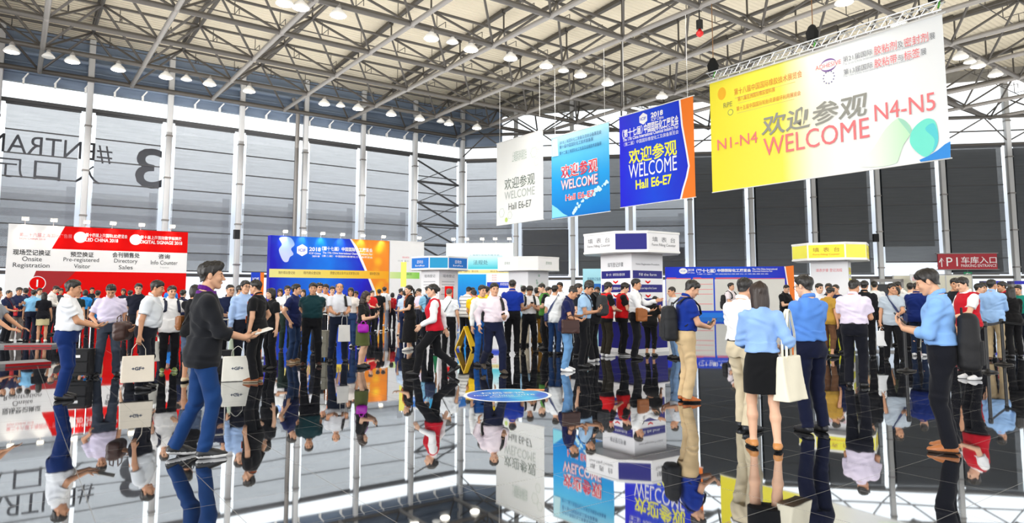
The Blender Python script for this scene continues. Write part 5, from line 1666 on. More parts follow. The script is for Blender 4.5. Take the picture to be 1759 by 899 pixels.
    if not tuck:
        pr = [list(r) for r in prof if r[0] < 1.1]
        F.loft(pr, T, loose + .020, .03, z0=hem)
    else:
        pr = [list(r) for r in prof if .9 < r[0] < 1.2]
        F.loft(pr, T, loose + .012, .02, z0=1.015, z1=1.10)
    for s in (1, -1):
        sh, el, w = J[s]
        bu = (.6 + .4 * build)
        if kind == 'none': F.cone(tor((s * shx * .75, .012, 1.42)), sh * .6 + el * .4 * 0 + sh * .4, .058 * bu, .055 * bu, .04); continue
        if slv <= 1:
            e = sh + (el - sh) * slv
            F.cone(sh, e, .066 * bu + loose * .5, .058 * bu + loose * .9, .035, flat=True)
        else:
            F.cone(sh, el, .066 * bu + loose * .4, .053 + loose * .4, .035)
            t = slv - 1
            e = el + (w - el) * min(t, .97)
            F.cone(el, e, .053 + loose * .4, (.037 if slv > 1.9 else .047) + loose * .4, .02, flat=True)
            if kind == 'rolled': F.cone(el + (w - el) * (t - .18), e, .054 + loose * .4, .052 + loose * .4, .006, flat=True)
            if kind == 'shirt': F.cone(el + (w - el) * .84, e, .040 + loose * .4, .038 + loose * .4, .004, flat=True)
    F.folds(.0050 if kind in ('polo', 'tshirt') else .0065, seed)
    if kind in ('polo', 'shirt', 'short', 'rolled'):
        for i in range(14):
            a0, a1 = i * pi / 7, (i + 1) * pi / 7
            q = lambda a: tor((.064 * sin(a) * (.85 if fem else 1), .016 - .058 * cos(a), 1.492 + .012 * -cos(a) - .034 * max(0, cos(a))))
            F.cone(q(a0), q(a1), .0165, .0165, .004)
            up_ = np.array([0, 0, .016]); F.cone(q(a0) * 1.0 + up_, q(a1) + up_, .0125, .0125, .004)
    pts, quads = F.mesh(); pts, quads = keep_large(pts, quads)
    mm = [mt]
    midx = None
    if collar:
        mm.append(cloth(collar)); c = pts[quads].mean(1)
        tz = np.array(inv(c[:, 0], c[:, 1], c[:, 2])).T
        midx = ((tz[:, 2] > 1.45) & (np.abs(tz[:, 0]) < .095)).astype(np.int32)
    skin_mesh('dress_top' if kind == 'dress' else ('shirt' if kind in ('shirt', 'short', 'rolled') else ('polo_shirt' if kind == 'polo' else 't_shirt')), pts * k, quads, mm, body, midx)
    if vest:
        F = Field(lo, hi, v)
        F.loft(prof, T, loose + .018, .03, z0=.90, z1=1.455, pw=2.25)
        pr = [list(r) for r in prof if .84 < r[0] < 1.2]
        F.loft(pr, T, loose + .022, .03, z0=.89, z1=1.1)
        for s in (1, -1): F.cone(tor((s * shx * .5, .012, 1.42)), tor((s * shx * .92, .012, 1.41)), .060, .070, .03, flat=True)
        F.folds(.003, seed + 1)
        pts, quads = F.mesh(); pts, quads = keep_large(pts, quads)
        skin_mesh('vest', pts * k, quads, cloth(vest), body)
    # --- clothing of the lower body
    bk, bc = bot
    F = Field(lo, hi, v)
    pr = [list(r) for r in prof if r[0] < 1.1]
    mbt = cloth(bc) if isinstance(bc, str) else bc
    nm = 'trousers'
    if bk in ('trousers', 'jeans', 'shorts', 'cropped'):
        F.loft(pr, T0, .012, .02, z0=.82, z1=1.035)
        for s in (1, -1):
            hip, knp, an, fyaw, pitch = LG[s]
            wd = {'trousers': 1.0, 'jeans': .88, 'shorts': 1.12, 'cropped': .95}[bk]
            F.cone(hip + np.array([0, 0, -.02]), knp, .098 * (.5 + .5 * build) * (wd if bk != 'jeans' else .98), .075 * wd, .03, flat=bk == 'shorts')
            if bk == 'shorts': F.cone(hip, knp * .98 + hip * .02, .10 * (.5 + .5 * build), .092, .03, flat=True); continue
            e = an + (knp - an) * (-.06 if bk != 'cropped' else .3)
            F.cone(knp, e, .073 * wd, .067 * wd, .03, flat=True)
        F.folds(.0052, seed + 2, .7)
        nm = 'shorts' if bk == 'shorts' else ('jeans' if bk == 'jeans' else 'trousers')
    else:
        zb = {'skirt': .50, 'mini': .58, 'long': .22}[bk]
        m = (LG[1][0] + LG[-1][0]) / 2
        pr2 = [[zb, 0, .185 if bk != 'long' else .22, .145 if bk != 'long' else .2], [.70, .004, .185 if bk != 'long' else .195, .138 if bk != 'long' else .165], [.82, .008, .182, .134]] + [r for r in pr if r[0] > .85]
        F.loft(pr2, T0, .010, .02, z0=zb, z1=1.045)
        F.folds(.003, seed + 2, .5); nm = 'skirt'
    pts, quads = F.mesh()
    if len(quads):
        pts, quads = keep_large(pts, quads)
        skin_mesh(nm, pts * k, quads, mbt, body)
    if belt and bk in ('trousers', 'jeans'):
        F = Field(np.array([-.28, -.28, .9]), np.array([.28, .28, 1.2]), min(v, .008))
        F.loft(pr, T0, .021, .01, z0=1.0, z1=1.036)
        pts, quads = F.mesh(); skin_mesh('belt', pts * k, quads, mat('belt_' + belt, belt, rough=.4), body)
    # --- shoes
    for s in (1, -1):
        hip, knp, an, fyaw, pitch = LG[s]
        R = rot('Z', fyaw) @ rot('X', -pitch)
        fd = R @ np.array([0, -1, 0]); dn = R @ np.array([0, 0, -1])
        heelh = 0
        F = Field(an - .26, an + .26, min(v, .009))
        F.cone(an + dn * .045 - fd * .03, an + fd * .10 + dn * .050, .039, .040, .02)
        F.cone(an + fd * .09 + dn * .054, an + fd * .165 + dn * .060, .041, .028, .02)
        if shoes != '#heel': F.cone(an + dn * .02, an + fd * .05 + dn * .03, .044, .034, .03)
        B = F.block(an - .3, an + .3); sl, X, Y, Z = B
        h = (X - an[0]) * dn[0] + (Y - an[1]) * dn[1] + (Z - an[2]) * dn[2]
        F.a[sl] = np.maximum(F.a[sl], h - .084)
        up = .018 if not sole else .018
        F.a[sl] = np.maximum(F.a[sl], -h - .035)
        pts, quads = F.mesh()
        if len(quads) == 0: continue
        c = pts[quads].mean(1)
        hh = (c - an) @ dn
        skin_mesh('shoe', pts * k, quads, [mat('shoe_' + shoes, shoes, rough=.4, noise=.08), mat('sole_' + (sole or '#101012'), sole or '#101012', rough=.7)], body, (hh > .058).astype(np.int32))
    # --- small things worn
    def lp(p): return tuple(np.array(p) * k)
    if glasses:
        mb = MB()
        for s in (1, -1):
            ring = [lp(hc + Rh @ np.array([s * .033 + .022 * cos(a), -.097, .006 + .017 * sin(a)])) for a in np.linspace(0, 2 * pi, 17)[:-1]]
            mb.path(ring, .0022 * k, 5, closed=True)
            mb.path([lp(hc + Rh @ np.array([s * .055, -.095, .010])), lp(hc + Rh @ np.array([s * .080, -.03, .010])), lp(hc + Rh @ np.array([s * .080, .015, .006]))], .0022 * k, 5)
        mb.path([lp(hc + Rh @ np.array([-.011, -.100, .010])), lp(hc + Rh @ np.array([.011, -.100, .010]))], .0022 * k, 5)
        mb.build('glasses', m_dark, body)
    if lanyard:
        mb = MB()
        pts_ = [tor((.075 * sin(a), .02 - .075 * cos(a), 1.487 - .01 * cos(a))) for a in np.linspace(.5, 2 * pi - .5, 12)]
        f_ = tor((0, -.165 - belly * .5, 1.12))
        mb.path([lp(f_)] + [lp(tor((.05, -.14, 1.36)))] + [lp(p) for p in pts_] + [lp(tor((-.05, -.14, 1.36)))] + [lp(f_)], .006 * k, 5)
        mb.box((lp(f_)[0] - .04, lp(f_)[1] - .012, lp(f_)[2] - .12), (lp(f_)[0] + .04, lp(f_)[1] - .004, lp(f_)[2]))
        mb.build('lanyard', cloth(lanyard), body)
    PEOPLE.append(P)
    P.LG = LG
    return P
def palm(P, s, f=.10, n=.03):
    sh, el, w = P.J[s]; d, nn, c = P.arm[s]
    return P.M @ Vector(w + d * f + nn * n)
def wdir(P, v): return (P.M.to_3x3() @ Vector(v)).normalized()
# ------------------------------------------------------------------ things people carry
def free(name, label, cat, M, group=None):
    o = empty(name, (0, 0, 0), 0, label, cat, group); o.matrix_world = M; return o
def phone(P, label, s=1, both=True):
    if both: c = (palm(P, 1, .11, .035) + palm(P, -1, .11, .035)) / 2; d = Vector(P.arm[1][0]) + Vector(P.arm[-1][0]); n = Vector(P.arm[1][1]) + Vector(P.arm[-1][1])
    else: c = palm(P, s, .10, .022); d = Vector(P.arm[s][0]); n = Vector(P.arm[s][1])
    d = wdir(P, d); n = wdir(P, n); n = (n - d * n.dot(d)).normalized(); x = d.cross(n)
    M = Matrix((x, d, n)).transposed().to_4x4(); M.translation = c
    e = free('smartphone', label, 'phone', M)
    MB().bbox((-.037, -.075, -.004), (.037, .075, .004), .008).build('case', m_dark, e)
    MB().box((-.033, -.07, .004), (.033, .07, .005)).build('screen', mat('phone_glass', '#30343c', rough=.1, spec=.6), e)
    return e
def paper(P, label, s=1, both=True, w=.21, h=.15, col='#f2f0ea', name='paper_sheet', t=.006):
    c = (palm(P, 1, .12, .03) + palm(P, -1, .12, .03)) / 2 if both else palm(P, s, .13, .02)
    d = wdir(P, Vector((0, -.95, .3))); x = wdir(P, Vector((1, 0, 0))); n = x.cross(d)
    M = Matrix((x, d, n)).transposed().to_4x4(); M.translation = c + d * h * .35
    e = free(name, label, 'paper', M)
    MB().box((-w / 2, -h / 2, -t / 2), (w / 2, h / 2, t / 2)).build('sheet', mat('paper_' + col, col, rough=.7, noise=.03), e)
    MB().box((-w * .4, -h * .35, t / 2), (w * .4, h * .1, t / 2 + .001)).build('print', mat('paper_print', '#a8b4b0', rough=.7), e)
    return e
def tote(P, label, s, col='#efe9d8', w=.36, h=.36, dpt=.10, hl=.16, text=None, tcol='#2a3a5a', yaw=None, rib=None, at=None, tilt=0, group=None, name='tote_bag'):
    top = palm(P, s, .10, .03) if at is None else at
    yawr = P.yaw + (radians(yaw) if yaw is not None else radians(90))
    M = Matrix.Translation(top - Vector((0, 0, hl + h))) @ Matrix.Rotation(yawr, 4, 'Z') @ Matrix.Rotation(radians(tilt), 4, 'Y')
    if (top.z - hl - h) < 0.01: M.translation.z = 0.005
    e = free(name, label, 'bag', M, group)
    m = mat('canvas_' + col, col, rough=.85, noise=.05, scale=10, bump=.2)
    F = Field(np.array([-w / 2 - .05, -dpt / 2 - .05, -.02]), np.array([w / 2 + .05, dpt / 2 + .05, h + .05]), .011)
    sl, X, Y, Z = F.block(F.lo, F.lo + F.n * F.vox)
    tz = np.clip(Z / h, 0, 1)
    dd = dpt / 2 * (1 - .72 * tz) + .006 * np.sin(20 * X + 9 * Z); ww = w / 2 * (1 - .05 * tz)
    q = np.maximum(np.abs(X) - ww + .018, np.abs(Y) - dd + .006)
    F.a[sl] = np.maximum(np.sqrt(np.maximum(np.abs(X) - ww + .02, 0) ** 2 + np.maximum(np.abs(Y) - dd + .015, 0) ** 2) - .02 + np.minimum(q, 0) * .3, np.abs(Z - h / 2) - h / 2)
    pts, quads = F.mesh()
    skin_mesh('bag_body', pts, quads, m, e)
    for y in (-1, 1):
        mb = MB(); yy = y * dpt * .13
        mb.strap([(-w * .22, yy, h - .05), (-w * .20, yy, h + hl * .5), (-w * .07, yy * .6, h + hl * .96), (0, yy * .5, h + hl + .012), (w * .07, yy * .6, h + hl * .96), (w * .20, yy, h + hl * .5), (w * .22, yy, h - .05)], .024, .005, (0, 1, .05))
        mb.build('handle', m, e)
    if text:
        for y in (-1, 1):
            mb = MB(); put_text(mb, text, 0, h * .52, w * .38, h * .13, y=-dpt / 2 * .62 - .022, bold=.03, M=Matrix.Rotation(0 if y < 0 else pi, 4, 'Z'))
            mb.build('lettering', plain(tcol), e)
    return e
def backpack(P, label, col='#15161a', w=.30, h=.44, dpt=.17, z=1.18, back=.0, straps=True, x=0, tilt=0, both=True):
    k = P.k
    by = max(r[1] + r[3] for r in P.prof if 1.1 < r[0] < 1.4) + .03
    Mt = P.M @ Matrix.Translation(P.tor((x, by + dpt / 2 + back, z))) @ Matrix.Rotation(radians(tilt), 4, 'Y')
    e = free('backpack', label, 'backpack', Mt)
    m = mat('nylon_' + col, col, rough=.7, noise=.15, scale=20, bump=.3)
    F = Field(np.array([-w / 2 - .04, -dpt / 2 - .09, -h / 2 - .05]), np.array([w / 2 + .04, dpt / 2 + .09, h / 2 + .05]), .012)
    r = .07
    sl, X, Y, Z = F.block(F.lo, F.lo + F.n * F.vox)
    tp = 1 - .25 * np.clip((Z + h * .1) / h, 0, 1)
    F.a[sl] = np.sqrt(np.maximum(np.abs(X) - w / 2 * tp + r, 0) ** 2 + np.maximum(np.abs(Y) - dpt / 2 * tp + r * .8, 0) ** 2 + np.maximum(np.abs(Z) - h / 2 + r, 0) ** 2) - r
    F.folds(.004, 5)
    pts, quads = F.mesh(); skin_mesh('bag_body', pts, quads, m, e)
    mb = MB(); mb.bbox((-w * .36, dpt / 2 - .02, -h * .38), (w * .36, dpt / 2 + .035, h * .02), .03); mb.build('front_pocket', m, e, smooth=True)
    MB().path([(-.05, -dpt * .3, h / 2 - .01), (-.03, -dpt * .3, h / 2 + .045), (.03, -dpt * .3, h / 2 + .045), (.05, -dpt * .3, h / 2 - .01)], .009, 6).build('handle', m, e, smooth=True)
    if straps:
        for s in ((1, -1) if both else (1,)):
            pr = {z_: (cy, ry) for z_, cy, rx, ry in P.prof}
            f = lambda zz: np.interp(zz, [r_[0] for r_ in P.prof], [r_[1] - r_[3] for r_ in P.prof])
            g = lambda zz: np.interp(zz, [r_[0] for r_ in P.prof], [r_[1] + r_[3] for r_ in P.prof])
            pp = [(s * .09, g(1.36) + .06, 1.36), (s * .105, .085, 1.455), (s * .11, .015, 1.478), (s * .115, -.065, 1.43), (s * .12, f(1.36) - .034, 1.36), (s * .13, f(1.25) - .034, 1.25), (s * .162, -.05, 1.16), (s * .165, .07, 1.06)]
            inv = Mt.inverted() @ P.M
            mb = MB(); mb.strap([inv @ Vector(P.tor(p)) for p in pp], .055, .012, (1, 0, 0)); mb.build('strap', m, e)
    return e
def cross_bag(P, label, s=1, col='#8a4a20', w=.24, h=.18, dpt=.08, pos=None, strapcol='#1a1512', name='shoulder_bag', sw=.018, strap=True):
    """bag at the hip on the side s, strap running over the other shoulder"""
    pos = pos or (s * .20, .10, .92)
    Mt = P.M @ Matrix.Translation(P.tor(pos)) @ Matrix.Rotation(atan2(pos[1], pos[0]) - pi / 2 + pi, 4, 'Z')
    e = free(name, label, 'bag', Mt)
    m = mat('leather_' + col, col, rough=.45, noise=.12, scale=14, bump=.15)
    F = Field(np.array([-w / 2 - .03, -dpt / 2 - .03, -h / 2 - .03]), np.array([w / 2 + .03, dpt / 2 + .03, h / 2 + .03]), .010)
    sl, X, Y, Z = F.block(F.lo, F.lo + F.n * F.vox); r = .03
    r = min(.03 if name in ('briefcase', 'shoulder_bag') else .075, dpt / 2 - .005)
    F.a[sl] = np.sqrt(np.maximum(np.abs(X) - w / 2 + r, 0) ** 2 + np.maximum(np.abs(Y) - dpt / 2 + r, 0) ** 2 + np.maximum(np.abs(Z) - h / 2 + r, 0) ** 2) - r
    F.folds(.004, 9)
    pts, quads = F.mesh(); skin_mesh('bag_body', pts, quads, m, e)
    mb = MB()
    if name in ('briefcase', 'shoulder_bag'):
        for y in (-1, 1): mb.box((-w * .44, y * dpt / 2 - .006, -h * .1), (w * .44, y * dpt / 2 + .006, h * .42))
        mb.build('flap', m, e)
    if name in ('holdall', 'handbag', 'briefcase'):
        hb = MB()
        for y in (-.3, .3): hb.path([(-w * .2, y * dpt, h * .46), (-w * .17, y * dpt, h * .72), (0, y * dpt * .6, h * .84), (w * .17, y * dpt, h * .72), (w * .2, y * dpt, h * .46)], .009, 6)
        hb.build('handle', m, e, smooth=True)
    if strap:
        g = lambda zz, q: np.interp(zz, [r_[0] for r_ in P.prof], [r_[1] + q * r_[3] for r_ in P.prof])
        pf = [(s * .14, g(1.05, -1) - .03, 1.02), (s * .04, g(1.2, -1) - .035, 1.2), (-s * .07, g(1.36, -1) - .03, 1.38), (-s * .105, -.02, 1.492), (-s * .105, .03, 1.497), (-s * .08, g(1.38, 1) + .03, 1.38), (s * .03, g(1.2, 1) + .035, 1.2), (s * .13, g(1.05, 1) + .03, 1.02)]
        pp = [(pos[0] * .98, pos[1] - .06, pos[2] + h * .4)] + pf + [(pos[0] * .98, pos[1] + .02, pos[2] + h * .4)]
        inv = Mt.inverted() @ P.M
        mb = MB(); mb.strap([inv @ Vector(P.tor(p)) for p in pp], sw, .005, lambda t: (0, 0, 1) if t < .3 or t > .7 else (1, 0, 0)); mb.build('strap', mat('leather_' + strapcol, strapcol, rough=.5), e)
    return e
def suitcase(x, y, label, yaw=0, col='#17181c', w=.38, h=.52, d=.23, hh=.42, metal=False):
    g = ground(x, y)
    e = empty('suitcase', g, radians(yaw), label, 'suitcase')
    m = mat('case_' + col, col, rough=.35 if metal else .75, metal=.5 if metal else 0, noise=.1, bump=.2)
    mb = MB(); mb.bbox((-w / 2, -d / 2, .06), (w / 2, d / 2, .06 + h), .05); mb.build('shell', m, e, smooth=True)
    mb = MB()
    for z in (.12, .06 + h * .55): mb.bbox((-w * .42, -d / 2 - .03, z), (w * .42, -d / 2, z + h * .36), .012)
    mb.build('front_pocket', m, e)
    for sx in (-1, 1):
        for sy in (-1, 1):
            mb = MB(); mb.tube((sx * w * .4 - .015, sy * d * .35, .035), (sx * w * .4 + .015, sy * d * .35, .035), .034, 12); mb.tube((sx * w * .4, sy * d * .35, .04), (sx * w * .4, sy * d * .35, .08), .02, 6); mb.build('wheel', m_dark, e, smooth=True)
    mb = MB()
    for sx in (-1, 1): mb.tube((sx * .085, d * .3, .06 + h - .02), (sx * .085, d * .3, .06 + h + hh), .010, 8)
    mb.tube((-.10, d * .3, .06 + h + hh), (.10, d * .3, .06 + h + hh), .016, 8)
    mb.build('pull_handle', m_chrome, e, smooth=True)
    MB().box((-.05, -d / 2 - .034, .06 + h * .68), (.03, -d / 2 - .03, .06 + h * .78)).build('name_tag', WHITE, e)
    return e
# ------------------------------------------------------------------ the visitors, nearest first
W, LB_, SKY, NV, BK_, LAV = '#f4f4f6', '#a9c8ee', '#7fb2ea', '#16245a', '#17181c', '#d9d2ea'
J_ = 'jeans'; T_ = 'trousers'
p = person('man in black long-sleeved shirt and blue jeans striding past with a leaflet', 342, 450, 785, 95, ('rolled', '#1d1f24'), (J_, '#173a6e'), '#1a1c20', 'spiky', arms=('hold', 'hold'), feet=((.12, .16, .0, 6), (-.10, -.06, 0, -4)), tuck=False, head=(-6, 2), sole='#f0f0f0', skin=2, collar='#5a1a7a')
paper(p, 'white leaflet in the hands of the striding man in black shirt', w=.24, h=.17, name='leaflet', t=.012)
p = person('man in light blue shirt and black trousers reading his phone, tallest at the right', 1628, 463, 776, -94, ('rolled', '#86b4ee'), (T_, '#12141c'), '#a9683a', 'short', arms=('phone', 'phone'), head=(0, 20), lean=3, sole='#3a2a20', skin=2, belt='#14120f')
phone(p, 'white-lit smartphone held by the tall man in light blue shirt at the right')
backpack(p, 'large black backpack hanging low on the tall man in light blue shirt', '#111216', w=.29, h=.54, dpt=.16, z=1.02, straps=False)
p = person('woman with long dark hair in light blue shirt and short black skirt, seen from behind', 1314, 485, 772, 190, ('rolled', '#93b9ee'), ('mini', '#101114'), '#c98a4e', 'long', arms=('hold', ((.22, -.16, 1.04), (.4, 1, -.3), (0, -.8, -.3), (-1, 0, 0), .7)), legs='shift', sex='f', haircol='brown', head=(14, 4), skin=0)
woman = p
p = person('man in white short-sleeved shirt and beige trousers standing left of the long-haired woman', 1280, 478, 738, 142, ('short', '#f4f5fa'), (T_, '#dccfb2'), '#20242c', 'short', arms=('phone', 'phone'), legs='shift', head=(8, 14), lean=4, belt='#15151a', skin=2, build=1.05)
p = person('man with glasses in blue long-sleeved shirt and navy trousers beside the long-haired woman', 1398, 473, 742, -140, ('rolled', '#5a8fe0'), (T_, '#141a34'), '#22242a', 'high', arms=('hold', 'hold'), head=(12, 10), glasses=True, skin=0)
tote(woman, 'cream canvas tote bag on the shoulder of the long-haired woman', -1, '#f2ecd6', w=.38, h=.42, dpt=.17, hl=.44, at=woman.M @ Vector(woman.tor((-.27, .02, 1.44))), yaw=50)
p = person('man in royal blue polo and tan chinos reading his phone, with a backpack behind him', 1180, 483, 690, 108, ('polo', '#15338e'), (T_, '#d8bd92'), '#b5622a', 'short', arms=('phone_low', 'phone_low'), head=(0, 24), lean=5, belt='#3a2a1a', skin=2, build=1.1)
phone(p, 'smartphone in the hands of the man in royal blue polo and tan chinos')
backpack(p, 'black backpack worn on the back of the man in tan chinos', '#1a1c20', w=.30, h=.50, dpt=.18, z=1.08)
p = person('man in white short-sleeved shirt and blue trousers holding papers at far left', 108, 481, 686, 82, ('short', '#edf1fa'), (T_, '#132e68'), '#1a1a1e', 'short', arms=('hold', 'hold'), head=(0, 6), build=1.16, belly=.06, skin=1, tuck=True)
paper(p, 'grey brochure held by the man in white shirt and blue trousers', w=.20, h=.28, col='#b8b8b0', name='brochure')
p = person('man in lavender short-sleeved shirt and grey slacks looking down beside his black suitcase', 183, 490, 647, 2, ('short', LAV), (T_, '#3a4250'), '#15161a', 'short', arms=('down', ((.22, -.14, 1.02), (.5, .8, -.2), (.0, -.4, -.8), (-1, 0, 0), 1.0)), legs='apart', head=(-4, 30), build=1.08, belly=.03, skin=1, tuck=True)
suitcase(139, 650, 'black trolley suitcase in front of the man in lavender shirt', 8, '#17181c', w=.36, h=.46, d=.22, hh=.48)
p = person('heavy man in pale checked shirt leaning forward with a lettered tote bag', 246, 482, 669, 74, ('short', '#dfe5ec'), (T_, '#1a1c26'), '#17171a', 'short', arms=('back', 'carry'), lean=10, head=(0, 4), build=1.2, belly=.05, skin=1, tuck=True)
tote(p, 'cream tote bag with short dark print in the hand of the leaning man', -1, '#efe6d6', w=.46, h=.40, dpt=.12, hl=.20, text='+GF+', yaw=-70)
cross_bag(p, 'brown leather holdall hanging behind the leaning man in checked shirt', 1, '#4a3530', w=.40, h=.30, dpt=.2, pos=(.02, .34, .86), strap=False, name='holdall')
p = person('man in white polo with a backpack strap facing the camera, left of the striding man', 288, 491, 639, 12, ('polo', '#f6f6f6'), (T_, '#131318'), '#6a7a3a', 'short', arms=('hip', 'carry'), head=(6, 2), build=1.08, skin=2, tuck=False, sole='#d8e8b0')
backpack(p, 'navy backpack on the man in white polo left of the striding man', '#1a2038', w=.28, h=.40)
tote(p, 'plain white carrier bag in the hand of the man in white polo', -1, '#f2f2ec', w=.30, h=.38, dpt=.10, hl=.12, yaw=30)
p = person('woman in black top and denim shorts half hidden behind the striding man', 327, 489, 657, 150, ('tshirt', BK_), ('shorts', '#5a6a86'), '#d8c8a8', 'bob', arms=('ear', 'raise'), sex='f', skin=1, tuck=False)
cross_bag(p, 'tan leather shoulder bag of the woman in black top and denim shorts', 1, '#9a6030', w=.26, h=.26, dpt=.1, pos=(.22, -.02, 1.05))
p = person('stout man with glasses in dark navy sweater right behind the striding man', 389, 489, 634, 18, ('shirt', '#18213f'), (T_, '#16171d'), '#17171a', 'crop', arms=('fold', 'down'), head=(8, 2), build=1.22, belly=.06, glasses=True, skin=2, tuck=False)
suitcase(379, 648, 'black trolley suitcase with a long handle behind the striding man', 20, '#1a1b20', w=.36, h=.42, d=.24, hh=.55)
p = person('smiling man with glasses in light blue shirt behind the man with orange lanyard', 415, 482, 640, 22, ('shirt', '#a8c4ee'), (T_, '#181b28'), '#16161a', 'short', arms=('down', 'down'), head=(10, -2), glasses=True, skin=2)
tote(p, 'pale green patterned carrier bag beside the man with orange lanyard', -1, '#cfe0cc', w=.30, h=.34, dpt=.10, hl=.1, yaw=60)
p = person('man in white shirt turned away right of the man in navy sweater', 406, 490, 620, 70, ('shirt', '#eef0f4'), (T_, '#1c1e28'), arms=('down', 'down'), skin=1)
p = person('man with glasses in black polo with orange lanyard and brown shoes', 438, 481, 656, -112, ('polo', '#131417'), (T_, '#121317'), '#8a4a22', 'wavy', arms=('down', 'pocket'), head=(0, 6), glasses=True, lanyard='#e0641e', tuck=False, build=1.08, skin=2, sole='#c8b8a0')
tote(p, 'large white tote bag with dark print standing on the floor by the brown shoes', 1, '#f0efe6', w=.50, h=.42, dpt=.16, hl=.16, text='+GF+', at=ground(407, 655) + Vector((0, 0, .585)), yaw=112)
p = person('woman in black polo facing left behind the man with orange lanyard', 464, 495, 634, -62, ('polo', '#15161a'), (T_, '#15161b'), '#1a1a1e', 'bob', arms=('down', 'fold'), sex='f', tuck=False, build=1.12, skin=0)
p = person('man in navy T-shirt and jeans, hand in pocket, left of the green polo man', 503, 488, 623, 58, ('polo', '#1a2450'), (J_, '#25395c'), '#6a4a2a', 'short', arms=('down', 'pocket'), head=(18, 0), tuck=False, skin=2, sole='#c8b090')
p = person('man in dark green polo and black trousers standing square to the camera', 534, 486, 629, 2, ('polo', '#12343a'), (T_, '#111217'), '#3a2018', 'short', arms=('back', 'back'), legs='apart', head=(0, 2), build=1.15, belly=.03, belt='#0f0f10', skin=1)
p = person('bearded man in light grey shirt with a white tote, head tilted back', 580, 486, 622, 8, ('short', '#d6dae2'), (T_, '#1a2236'), '#17181c', 'balding', 'grey', arms=('hold', 'hold'), legs='apart', head=(-8, -14), build=1.1, belly=.04, belt='#3a2a20', skin=1)
phone(p, 'smartphone in the hands of the bearded man in light grey shirt')
tote(p, 'narrow white tote bag hanging from the wrist of the bearded man in grey shirt', 1, '#f2f2f0', w=.26, h=.36, dpt=.06, hl=.26, yaw=0)
backpack(p, 'black backpack on the bearded man in light grey shirt', '#16171b', both=False)
suitcase(554, 618, 'silver trolley suitcase between the green polo man and the bearded man', 0, '#8d8a7c', w=.27, h=.60, d=.24, hh=.36, metal=True)
p = person('woman with long curly hair in black top and olive skirt reading her phone', 622, 501, 632, 72, ('tshirt', '#191a1c'), ('skirt', '#5a6238'), '#15151a', 'curly', arms=('phone', 'phone'), sex='f', head=(0, 14), build=1.0, skin=0, haircol='brown')
phone(p, 'smartphone of the woman with long curly hair')
cross_bag(p, 'purple handbag at the hip of the woman in olive skirt', -1, '#b018b8', w=.25, h=.20, dpt=.12, pos=(-.22, -.08, .90), name='handbag', strapcol='#7a1080')
p = person('woman in long black dress with orange lanyard and white sneakers', 703, 490, 602, -68, ('polo', '#141417'), ('long', '#131316'), '#e8e6e0', 'pony', arms=('hold', 'down'), sex='f', legs='shift', lanyard='#e0701e', tuck=False, skin=0, sole='#ffffff')
p = person('woman in red vest, white blouse and black trousers walking left', 745, 488, 645, -90, ('shirt', W), (T_, '#131418'), '#17171a', 'bun', arms=(((.20, -.24, 1.0), (.3, 1, -.2), (-.1, -.6, -.7), (-1, 0, 0), .6), 'walk_b'), legs='walk', sex='f', vest='#c4182c', head=(0, 2), skin=0, tuck=True)
p = person('man in white shirt with a thin black strap, back turned, right of the walking woman', 770, 496, 612, 165, ('short', '#eef2f8'), (T_, '#15161a'), '#141418', 'crop', 'grey', arms=('down', 'down'), skin=2, build=1.05)
cross_bag(p, 'small black shoulder bag of the man in white shirt right of the walking woman', 1, '#1a1a1c', w=.22, h=.18, dpt=.07, pos=(.2, -.08, .95))
p = person('man in pale pink shirt and navy trousers walking towards the camera with a phone', 848, 486, 641, 22, ('shirt', '#f2e6ee'), (T_, '#161d38'), '#4a4238', 'short', arms=('phone_low', ((.30, -.02, .93), (.5, 1, 0), (.1, -.2, -1), (-1, 0, 0), 1.0)), legs='stride2', head=(-6, 0), belt='#101014', build=1.05, skin=2)
phone(p, 'smartphone in the raised hand of the man in pale pink shirt', 1, False)
backpack(p, 'black backpack with one strap on the man in pale pink shirt', '#17181c', both=False)
p = person('man in white shirt and blue jeans half hidden behind the man in pale pink shirt', 826, 490, 628, 35, ('shirt', '#f2f4f4'), (J_, '#1c5aa8'), '#2a2a2e', 'short', arms=('down', 'down'), skin=2, collar='#e8c820')
p = person('man in royal blue polo and black trousers seen from behind', 880, 481, 609, 176, ('polo', '#16349c'), (T_, '#121318'), '#141418', 'short', arms=('phone', 'phone'), head=(0, 10), build=1.08, skin=2)
p = person('man in white T-shirt with backpack straps reading his phone, beside the royal blue polo', 909, 492, 606, 12, ('tshirt', '#f2f3f6'), (T_, '#16171c'), '#1a1a1e', 'fringe', arms=('phone', 'phone'), legs='apart', head=(0, 26), skin=1, belt='#101012')
phone(p, 'smartphone of the man in white T-shirt with backpack straps')
backpack(p, 'black backpack on the man in white T-shirt right of the royal blue polo', '#1a1b1f')
p = person('man in green sleeveless vest over black sleeves looking left at his phone', 936, 488, 601, -82, ('tshirt', '#17181a'), (T_, '#15161a'), '#1a1a1c', 'crop', arms=('phone', 'phone'), head=(0, 22), vest='#4f8a3c', skin=0)
p = person('man in white T-shirt with blue sling strap and dark jeans, back turned', 953, 490, 609, 158, ('tshirt', '#eef2f6'), (J_, '#22406e'), '#1a1a1e', 'short', arms=('down', 'phone'), tuck=False, skin=2)
cross_bag(p, 'blue sling bag across the man in white T-shirt and dark jeans', 1, '#1c2f66', w=.24, h=.2, dpt=.08, strapcol='#1c2f66', sw=.05)
p = person('man in navy polo and pale jeans with white sneakers and a brown briefcase', 973, 495, 638, 78, ('polo', '#191f4c'), (J_, '#6f9fd0'), '#f0f0f0', 'crop', arms=('phone', 'phone_low'), lean=8, head=(0, 24), tuck=False, skin=1, sole='#ffffff')
